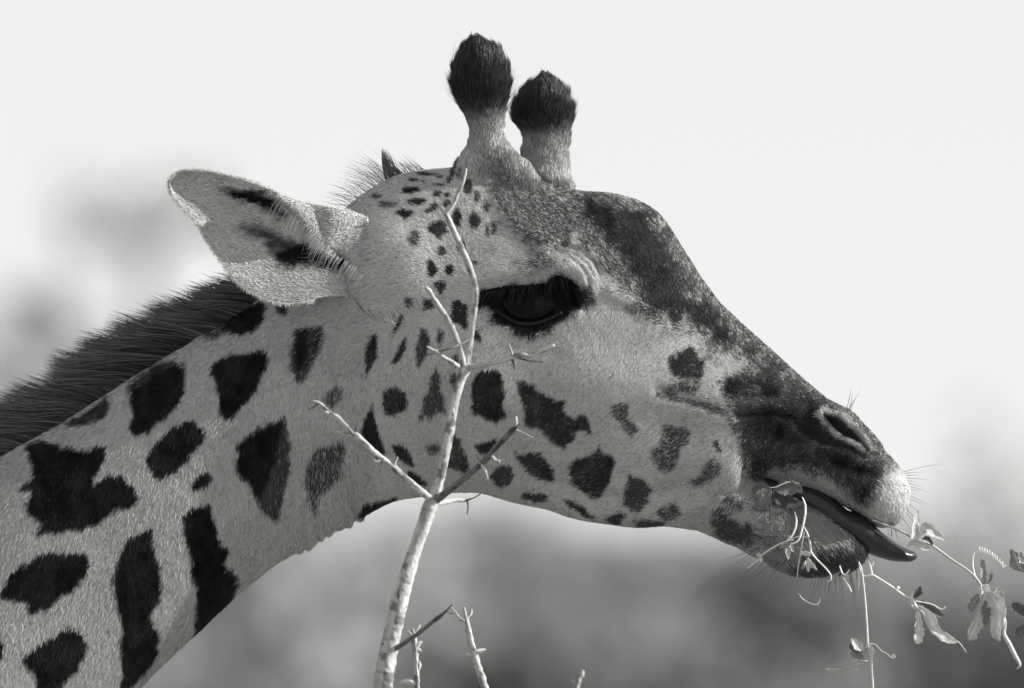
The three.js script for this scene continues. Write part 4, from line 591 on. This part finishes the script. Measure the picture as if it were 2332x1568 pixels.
  tw([[1174, 976, 4, 100], [1176, 964, 3.5, 104], [1175, 950, 2.5, 106]], 20, { lo: 0.5, hi: 0.65 }); tw([[1172, 978, 2.5, 100], [1190, 986, 1.6, 100], [1215, 998, 1, 98]], 21, { lo: 0.3, hi: 0.4 }); tw([[1096, 1056, 4, 70], [1085, 1044, 3.5, 80], [1076, 1030, 2, 84]], 22); tw([[1098, 1060, 3.5, 72], [1106, 1075, 2.5, 80], [1112, 1094, 1.2, 84]], 23); tw([[1118, 1036, 4, 76], [1128, 1050, 5, 82], [1138, 1052, 4, 86]], 24);
  tw([[992, 1148, 7, -10], [1016, 1144, 6, -30], [1040, 1140, 5, -50], [1060, 1140, 4, -60], [1080, 1132, 3, -70], [1098, 1124, 1.5, -80]], 25); tw([[1064, 1138, 2.5, -60], [1066, 1154, 2.2, -60], [1064, 1172, 1.5, -60]], 26, dk); tw([[1062, 1140, 2.5, -56], [1080, 1134, 2, -56], [1100, 1122, 1, -56]], 27, dk);
  tw([[892, 1482, 8, 4], [908, 1474, 6, 16], [935, 1456, 5, 30], [960, 1438, 4.5, 40], [982, 1420, 4.5, 50], [998, 1408, 5, 56], [1014, 1394, 3, 62], [1030, 1378, 1.6, 66]], 28, dk); tw([[890, 1474, 5, 6], [880, 1472, 4, 10], [868, 1466, 1.5, 14]], 29, dk);
  tw([[912, 1342, 6, 14], [908, 1352, 6, 16], [908, 1366, 3, 17]], 30, dk);
}
// small dry stems beside it
function dryStem(label, pts, side, seed, z) {
  const s = thing('dry_stem', V(at(pts[0][0], 1568, z).x * U, 0, STAGE_O.z + z * U), label, 'dry stem');
  woody('stem', [[pts[0][0] - 60, groundF + 60, z - 700, 16], [pts[0][0] - 20, 3800, z - 300, 12], ...pts.map(([x, y, r]) => [x, y, z, r])], s, seed, { rough: 0.35 });
  side.forEach((p, i) => woody('twig', p.map(([x, y, r]) => [x, y, z, r]), s, seed + i + 1, { rough: 0.3, lo: i % 2 ? 0.25 : 0.45 }));
}
dryStem('short pale dry stem with shaggy bark beside the sapling trunk', [[952, 1640, 7], [950, 1568, 6.5], [948, 1520, 6], [945, 1480, 6.5], [942, 1450, 5.5], [940, 1432, 3]], [[[946, 1478, 4], [955, 1466, 5], [962, 1462, 2]], [[943, 1456, 4], [934, 1444, 5], [928, 1436, 2]], [[942, 1440, 3], [952, 1430, 4], [956, 1424, 2]], [[950, 1530, 3.5], [956, 1516, 4], [954, 1506, 1.5]], [[951, 1560, 4], [936, 1554, 7], [920, 1552, 5], [912, 1558, 2]], [[944, 1488, 4], [952, 1480, 4.5], [960, 1484, 1.5]]], 60, 420);
dryStem('thin thorny dry twig standing alone right of the sapling trunk', [[1125, 1640, 9], [1104, 1568, 8.5], [1090, 1522, 8], [1078, 1484, 8], [1072, 1460, 7], [1066, 1432, 6.5], [1060, 1404, 5], [1056, 1384, 2.5]], [[[1078, 1484, 5], [1090, 1484, 5], [1106, 1480, 2]], [[1072, 1472, 5], [1058, 1466, 4.5], [1046, 1464, 2]], [[1064, 1420, 5], [1046, 1408, 5], [1034, 1394, 4], [1026, 1384, 2]], [[1062, 1410, 4], [1072, 1398, 3.5], [1074, 1388, 1.5]], [[1080, 1492, 3.5], [1066, 1490, 3], [1060, 1486, 1.2]], [[1036, 1396, 3], [1022, 1396, 2.5], [1014, 1390, 1]]], 80, 380);
dryStem('tiny blurred dry stem tip low under the jaw', [[1312, 1640, 6], [1314, 1568, 5.5], [1318, 1548, 6], [1322, 1534, 3]], [[[1318, 1548, 4], [1326, 1538, 4.5], [1328, 1528, 2]], [[1315, 1560, 3], [1306, 1554, 3.5], [1302, 1550, 1.5]]], 95, -700);

// ---------------------------------------------------------------- vines being eaten
// leaf: midrib [fx, fy, z, half width], waved and folded along the midrib
function leafGeo(mid, seed, o = {}) {
  const rows = mid.map(([x, y, z, w]) => { const p = at(x, y, z); return [p.x, p.y, p.z, w]; }), c = curve(rows, (a, b) => Math.hypot(a[0] - b[0], a[1] - b[1], a[2] - b[2])), nu = 26, nv = 9;
  const f = (i, j, lift) => { const u = i / (nu - 1), v = j / (nv - 1) * 2 - 1, q = c.at(u * c.len), a = c.at(clamp(u - 0.04) * c.len), b = c.at(clamp(u + 0.04) * c.len), T = V(b[0] - a[0], b[1] - a[1], b[2] - a[2]).normalize(); const S = T.clone().cross(V(o.tx ?? 0, o.ty ?? 0, 1)).normalize(), N = S.clone().cross(T);
    const jag = 1 + (o.jag ?? 0.4) * (fbm(u * 11 + seed * 5, Math.sign(v) * 4 + seed, 3) * 2.6 - 1.3), w = Math.max(0.3, q[3]) * jag * v; const h = (o.fold ?? 0.4) * Math.abs(w) + (o.wave ?? 4.5) * (fbm(u * 5 + seed, v * 1.5 + 9, 3) - 0.5) * 2 * (0.3 + Math.abs(v));
    return V(q[0] + S.x * w + N.x * (h + lift), q[1] + S.y * w + N.y * (h + lift), q[2] + S.z * w + N.z * (h + lift)); };
  const g = mergeGeometries([gridGeo(nu, nv, (i, j) => f(i, j, 0)), gridGeo(nu, nv, (i, j) => f(i, nv - 1 - j, -0.7))]);
  const col = new Float32Array(g.attributes.position.count * 3), uv = g.attributes.uv; for (let i = 0; i < col.length / 3; i++) { const u = uv.getX(i), v = Math.abs(uv.getY(i) * 2 - 1), vein = Math.max(1 - sstep(0, 0.16, v), 0.7 * (1 - sstep(0, 0.22, Math.abs(((u * 7 - v * 0.9) % 1 + 1) % 1 - 0.5)))), t = (o.tone ?? 0.5) * (0.7 + 0.6 * fbm(u * 6 + seed, v * 3, 3)) * (1 + 0.25 * vein); col[i * 3] = col[i * 3 + 1] = t; col[i * 3 + 2] = t * 0.97; }
  g.setAttribute('color', new THREE.BufferAttribute(col, 3)); return g;
}
let leafSeed = 1;
const leaf = (parent, mid, o) => part('leaf', leafGeo(mid, leafSeed++, o), M.leaf, parent);
const stemOf = (parent, name, pts, tone = 0.45) => { const g = tube(pts, 7, pts.length > 40 ? 0.8 : 3, 0.12, leafSeed++); setColors(g, (x, y) => 1.25 * tone * (0.8 + 0.4 * fbm(x / 6, y / 6))); return part(name, g, M.vine, parent); };
const coil = (cx, cy, z, r, turns, rad) => [...Array(Math.round(turns * 10) + 1).keys()].map((i) => { const t = i / 10 * 2 * Math.PI, k = r * (1 - 0.6 * i / (turns * 10)); return [cx + Math.cos(t) * k, cy + Math.sin(t) * k, z + i * 0.4, rad]; });
const baseOf = (fx, fy, z) => at(fx, fy, z).multiplyScalar(1).applyMatrix4(STAGE);
const vv = (x, y) => [x * 0.3101 + 1708, y * 0.3101 + 1081.7];
const vp = (z, ...a) => { const o = []; for (let i = 0; i < a.length; i += 3) o.push([...vv(a[i], a[i + 1]), z, a[i + 2]]); return o; };
{
  const z = 60, v = thing('leafy_vine', baseOf(2010, 1195, z), 'leafy vine stem pulled into the mouth above the tongue tip', 'vine');
  stemOf(v, 'stem', vp(z, 900, 330, 2.4, 1000, 372, 2.4, 1100, 412, 2.6, 1230, 478, 2.8, 1340, 522, 3, 1480, 622, 2.8, 1620, 718, 2.8, 1690, 800, 3.2, 1700, 850, 2), 0.3);
  leaf(v, vp(z + 6, 1215, 530, 2, 1210, 470, 9, 1215, 400, 10, 1225, 330, 8, 1236, 262, 1), { tone: 0.62, tx: 0.4, jag: 0.3 });
  leaf(v, vp(z + 6, 1240, 450, 3, 1290, 400, 12, 1340, 420, 12, 1390, 450, 8, 1438, 485, 1), { tone: 0.6, ty: 0.4 });
  leaf(v, vp(z + 8, 1155, 530, 1, 1190, 505, 5, 1240, 510, 9, 1290, 535, 7, 1335, 545, 1), { tone: 0.62 });
  leaf(v, vp(z + 10, 1270, 470, 2, 1300, 465, 5, 1335, 500, 4, 1338, 520, 1), { tone: 0.12 });
  const b = z - 150;
  for (const [m, o] of [
    [vp(b, 1690, 820, 6, 1740, 860, 12, 1710, 900, 10, 1690, 940, 3), { tone: 0.7, wave: 8 }], [vp(b, 1700, 880, 5, 1700, 980, 10, 1670, 1080, 13, 1640, 1160, 15, 1612, 1215, 4), { tone: 0.55, tx: 0.5 }],
    [vp(b, 1750, 860, 5, 1800, 920, 18, 1830, 1000, 19, 1830, 1080, 17, 1820, 1160, 14, 1836, 1225, 3), { tone: 0.62, tx: -0.4, wave: 9 }], [vp(b, 1690, 880, 3, 1660, 920, 9, 1630, 970, 10, 1625, 1010, 2), { tone: 0.3 }],
    [vp(b, 1720, 830, 3, 1718, 740, 7, 1715, 660, 7, 1712, 605, 1), { tone: 0.35 }], [vp(b, 1740, 800, 2, 1770, 760, 5, 1778, 700, 1), { tone: 0.25 }], [vp(b, 1800, 880, 3, 1830, 850, 7, 1850, 880, 6, 1855, 930, 1), { tone: 0.4 }], [vp(b, 1740, 920, 4, 1740, 1010, 10, 1730, 1110, 3), { tone: 0.22 }],
  ]) leaf(v, m, o);
  stemOf(v, 'tendril', vp(z - 60, 1690, 800, 1.8, 1655, 740, 1.8, 1640, 670, 1.6, 1640, 610, 1.3, 1652, 572, 0.8), 0.6);
  stemOf(v, 'stem', vp(z - 150, 1850, 980, 2, 1880, 1080, 2, 1870, 1170, 4, 1905, 1240, 5, 1950, 1330, 5, 1985, 1400, 3, 1960, 1430, 1), 0.4);
  const cp = []; for (let i = 0; i <= 120; i++) { const t = i / 120, [x, y] = vv(lerp(1680, 1875, t), lerp(545, 680, t) - 30 * Math.sin(t * 3.1)); cp.push([x + 1 * Math.sin(t * 66), y + 5 * Math.cos(t * 66), z - 100 + 5 * Math.sin(t * 66), 0.8]); } stemOf(v, 'tendril', cp, 0.6);
}
{
  const z = 70, v = thing('hanging_vine', baseOf(1960, 1290, z), 'thin vine hanging straight down from under the chin', 'vine');
  stemOf(v, 'stem', vp(z, 800, 640, 1.6, 820, 690, 1.8, 830, 760, 2, 850, 950, 2.2, 862, 1130, 2.4, 870, 1250, 2.8, 888, 1300, 3, 896, 1400, 2.4, 905, 1580, 2.2, 908, 1700, 2), 0.45);
  leaf(v, vp(z, 838, 1300, 2, 800, 1270, 11, 770, 1230, 8, 740, 1200, 1), { tone: 0.6, tx: 0.5, jag: 0.3 }); leaf(v, vp(z - 8, 835, 1300, 2, 790, 1290, 9, 750, 1270, 6, 738, 1240, 1), { tone: 0.2 });
  leaf(v, vp(z + 4, 870, 1375, 2, 820, 1385, 11, 740, 1410, 11, 660, 1435, 7, 560, 1428, 1), { tone: 0.5, ty: -0.7, jag: 0.35 }); leaf(v, vp(z, 840, 1370, 2, 810, 1340, 8, 770, 1330, 6, 740, 1305, 1), { tone: 0.3 }); leaf(v, vp(z, 868, 1260, 2, 845, 1300, 4, 825, 1340, 1), { tone: 0.45 });
  leaf(v, vp(z + 4, 880, 1260, 3, 892, 1285, 7, 905, 1310, 4, 910, 1330, 1), { tone: 0.6 });
  stemOf(v, 'tendril', [...vp(z, 872, 1245, 1.8, 918, 1245, 1.8, 945, 1270, 1.6, 975, 1300, 1.8, 1005, 1312, 1.5, 1030, 1335, 1.6, 1052, 1348, 1.6), ...coil(...vv(1056, 1332), z, 5, 1.1, 1.4)], 0.6);
}
{
  const z = 66, v = thing('branched_vine', baseOf(1970, 1310, z), 'branched vine with drooping torn leaves trailing from the chin to the right', 'vine');
  stemOf(v, 'stem', vp(z, 800, 650, 1.2, 825, 738, 2, 860, 745, 2, 900, 738, 2.6, 960, 770, 2.2, 1020, 808, 2.2, 1080, 850, 2.4, 1140, 892, 2.2, 1185, 912, 2.6, 1210, 950, 3.4, 1240, 985, 2.6, 1290, 1000, 1.4), 0.5);
  stemOf(v, 'tendril', vp(z, 898, 735, 2, 892, 700, 2.4, 885, 665, 1.6, 872, 640, 0.8), 0.6); stemOf(v, 'tendril', vp(z, 888, 680, 1.6, 905, 660, 1.2, 914, 632, 0.7), 0.6);
  stemOf(v, 'tendril', [...vp(z, 1088, 852, 1.3, 1080, 832, 1.4), ...coil(...vv(1092, 828), z, 3.5, 1.2, 1.2)], 0.65);
  leaf(v, vp(z, 1205, 905, 2, 1225, 880, 7, 1245, 855, 8, 1252, 820, 1), { tone: 0.1 });
  leaf(v, vp(z - 10, 1225, 935, 3, 1290, 970, 10, 1350, 1010, 11, 1400, 1040, 7, 1432, 1030, 1), { tone: 0.14, ty: 0.3 });
  stemOf(v, 'tendril', vp(z, 1215, 930, 1.8, 1290, 942, 1.4, 1350, 958, 1.3, 1395, 985, 1.6, 1420, 990, 1.3, 1436, 975, 1.2, 1425, 970, 1), 0.5);
  leaf(v, vp(z + 8, 1230, 1000, 2, 1240, 1060, 7, 1240, 1130, 10, 1240, 1190, 12, 1235, 1245, 4), { tone: 0.62, tx: 0.3, jag: 0.4 });
  leaf(v, vp(z + 10, 1235, 970, 3, 1290, 1010, 7, 1325, 1060, 11, 1350, 1120, 12, 1400, 1170, 10, 1440, 1190, 11, 1490, 1225, 8, 1530, 1225, 2), { tone: 0.6, tx: -0.3, ty: 0.3, jag: 0.35 });
  stemOf(v, 'tendril', vp(z + 8, 1525, 1222, 1.6, 1560, 1260, 1.1, 1590, 1308, 0.7), 0.35);
  leaf(v, vp(z + 4, 1195, 870, 1.5, 1192, 910, 4, 1200, 960, 4, 1215, 990, 1), { tone: 0.6 });
}
{
  const z = 100, v = thing('vine_tangle', baseOf(1800, 1140, z), 'tangle of pale curled vine stems and buds hanging over the chin', 'vine');
  const n = (t) => (v2) => v2;
  stemOf(v, 'stem', vp(z + 8, 385, 165, 1.2, 405, 215, 2.2, 408, 270, 2.6, 398, 340, 2.4, 380, 420, 2.4, 360, 478, 2.2, 330, 502, 1.8, 300, 505, 1.4), 0.62);
  stemOf(v, 'stem', vp(z + 8, 328, 270, 0.8, 342, 320, 2.2, 340, 370, 2.6, 325, 420, 2.4, 300, 462, 2.2, 275, 480, 1.4), 0.62);
  stemOf(v, 'stem', vp(z, 320, 478, 1.4, 270, 490, 2, 200, 520, 1.9, 140, 555, 1.7, 90, 592, 1.6, 60, 630, 1.4, 20, 660, 1.2, -20, 690, 0.9), 0.5);
  stemOf(v, 'stem', vp(z, 400, 385, 1.2, 425, 440, 2.2, 442, 500, 2.4, 452, 570, 2.4, 490, 620, 1.9, 540, 670, 1.8, 580, 715, 1.8, 598, 750, 1.6, 590, 780, 1.4, 568, 786, 0.9), 0.5);
  stemOf(v, 'stem', vp(z - 4, 400, 420, 1, 385, 500, 1.5, 368, 600, 1.5, 355, 680, 1.5, 348, 760, 1), 0.4);
  stemOf(v, 'tendril', vp(z, 300, 470, 1.2, 370, 455, 1.3, 440, 465, 1.3, 510, 500, 0.9), 0.4);
  for (const [x0, y0, x1, y1, w, t] of [[285, 490, 220, 545, 5, 0.45], [280, 500, 285, 630, 6, 0.5], [300, 490, 320, 575, 5, 0.45], [275, 505, 250, 570, 5, 0.4], [440, 575, 365, 582, 6, 0.62], [440, 570, 420, 600, 6, 0.6], [430, 610, 430, 715, 8, 0.6], [440, 640, 495, 705, 4, 0.5], [420, 640, 380, 690, 5, 0.4], [435, 630, 460, 690, 5, 0.55], [400, 640, 390, 700, 3, 0.4], [430, 460, 520, 510, 4, 0.25], [300, 470, 280, 445, 4, 0.62], [85, 595, 45, 590, 6, 0.6], [80, 600, 85, 640, 5, 0.6]])
    leaf(v, vp(z + 4, x0, y0, 1, lerp(x0, x1, 0.4), lerp(y0, y1, 0.4), w, lerp(x0, x1, 0.75), lerp(y0, y1, 0.75), w * 0.7, x1, y1, 0.6), { tone: t });
}
{
  const z = 92, v = thing('torn_leaf', baseOf(1760, 1120, z), 'grey lobed leaf caught in the corner of the mouth', 'leaf');
  leaf(v, vp(z, 160, 110, 3, 110, 150, 20, 80, 210, 17, 70, 260, 9, 80, 285, 1), { tone: 0.2, jag: 0.45 }); leaf(v, vp(z, 160, 110, 3, 100, 100, 11, 50, 110, 9, 15, 105, 1), { tone: 0.16, jag: 0.3 });
  leaf(v, vp(z + 6, 170, 120, 3, 230, 100, 12, 290, 100, 18, 340, 90, 18, 372, 70, 3), { tone: 0.17, jag: 0.5 }); leaf(v, vp(z, 180, 130, 3, 220, 170, 13, 270, 190, 15, 330, 210, 12, 400, 200, 1), { tone: 0.06, jag: 0.4 });
  stemOf(v, 'stem', vp(z + 12, 150, 96, 1, 190, 92, 1.4, 230, 75, 1.5, 265, 60, 1.4, 300, 52, 0.8), 0.5);
}
{
  const z = 30, v = thing('vine_leaf', baseOf(2332, 1280, z), 'broad glossy leaf at the end of the trailing vine', 'leaf', 'leaves of the next vine shoot');
  leaf(v, vp(z, 2080, 700, 4, 2010, 680, 14, 1975, 650, 18, 1945, 600, 12, 1915, 545, 2), { tone: 0.3, fold: 0.3 }); leaf(v, vp(z + 5, 2060, 640, 4, 2010, 610, 12, 1990, 580, 7, 1975, 560, 1), { tone: 0.6 }); stemOf(v, 'stem', vp(z, 1930, 560, 1, 1960, 620, 1.6, 1990, 690, 1.8, 2040, 720, 2), 0.5);
  leaf(v, vp(z, 2080, 1050, 4, 2030, 1020, 15, 1985, 990, 16, 1950, 965, 10, 1928, 945, 1), { tone: 0.12 }); leaf(v, vp(z, 2080, 1110, 4, 2030, 1130, 12, 1985, 1155, 11, 1945, 1180, 1), { tone: 0.14 });
}
{
  const z = 64, v = thing('vine_scrap', baseOf(1920, 1315, z), 'short broken vine ends poking out under the chin', 'vine');
  stemOf(v, 'stem', vp(z, 660, 670, 1.4, 680, 725, 2, 700, 735, 1.8, 722, 715, 1.8, 735, 695, 1), 0.6); stemOf(v, 'stem', vp(z, 690, 755, 1.6, 705, 785, 2, 728, 820, 2.4, 748, 862, 1.6), 0.65); stemOf(v, 'stem', vp(z, 800, 690, 1.4, 804, 750, 1.9, 802, 800, 1.8, 798, 845, 1), 0.5);
  stemOf(v, 'tendril', vp(z, 360, 875, 0.7, 385, 910, 1, 430, 940, 1, 470, 955, 1.6, 500, 950, 2.4, 515, 925, 1.4, 512, 905, 0.7), 0.45);
  leaf(v, vp(z, 560, 760, 1, 600, 750, 4, 640, 735, 4, 660, 715, 1), { tone: 0.4 });
}
renderer.render(scene, camera);
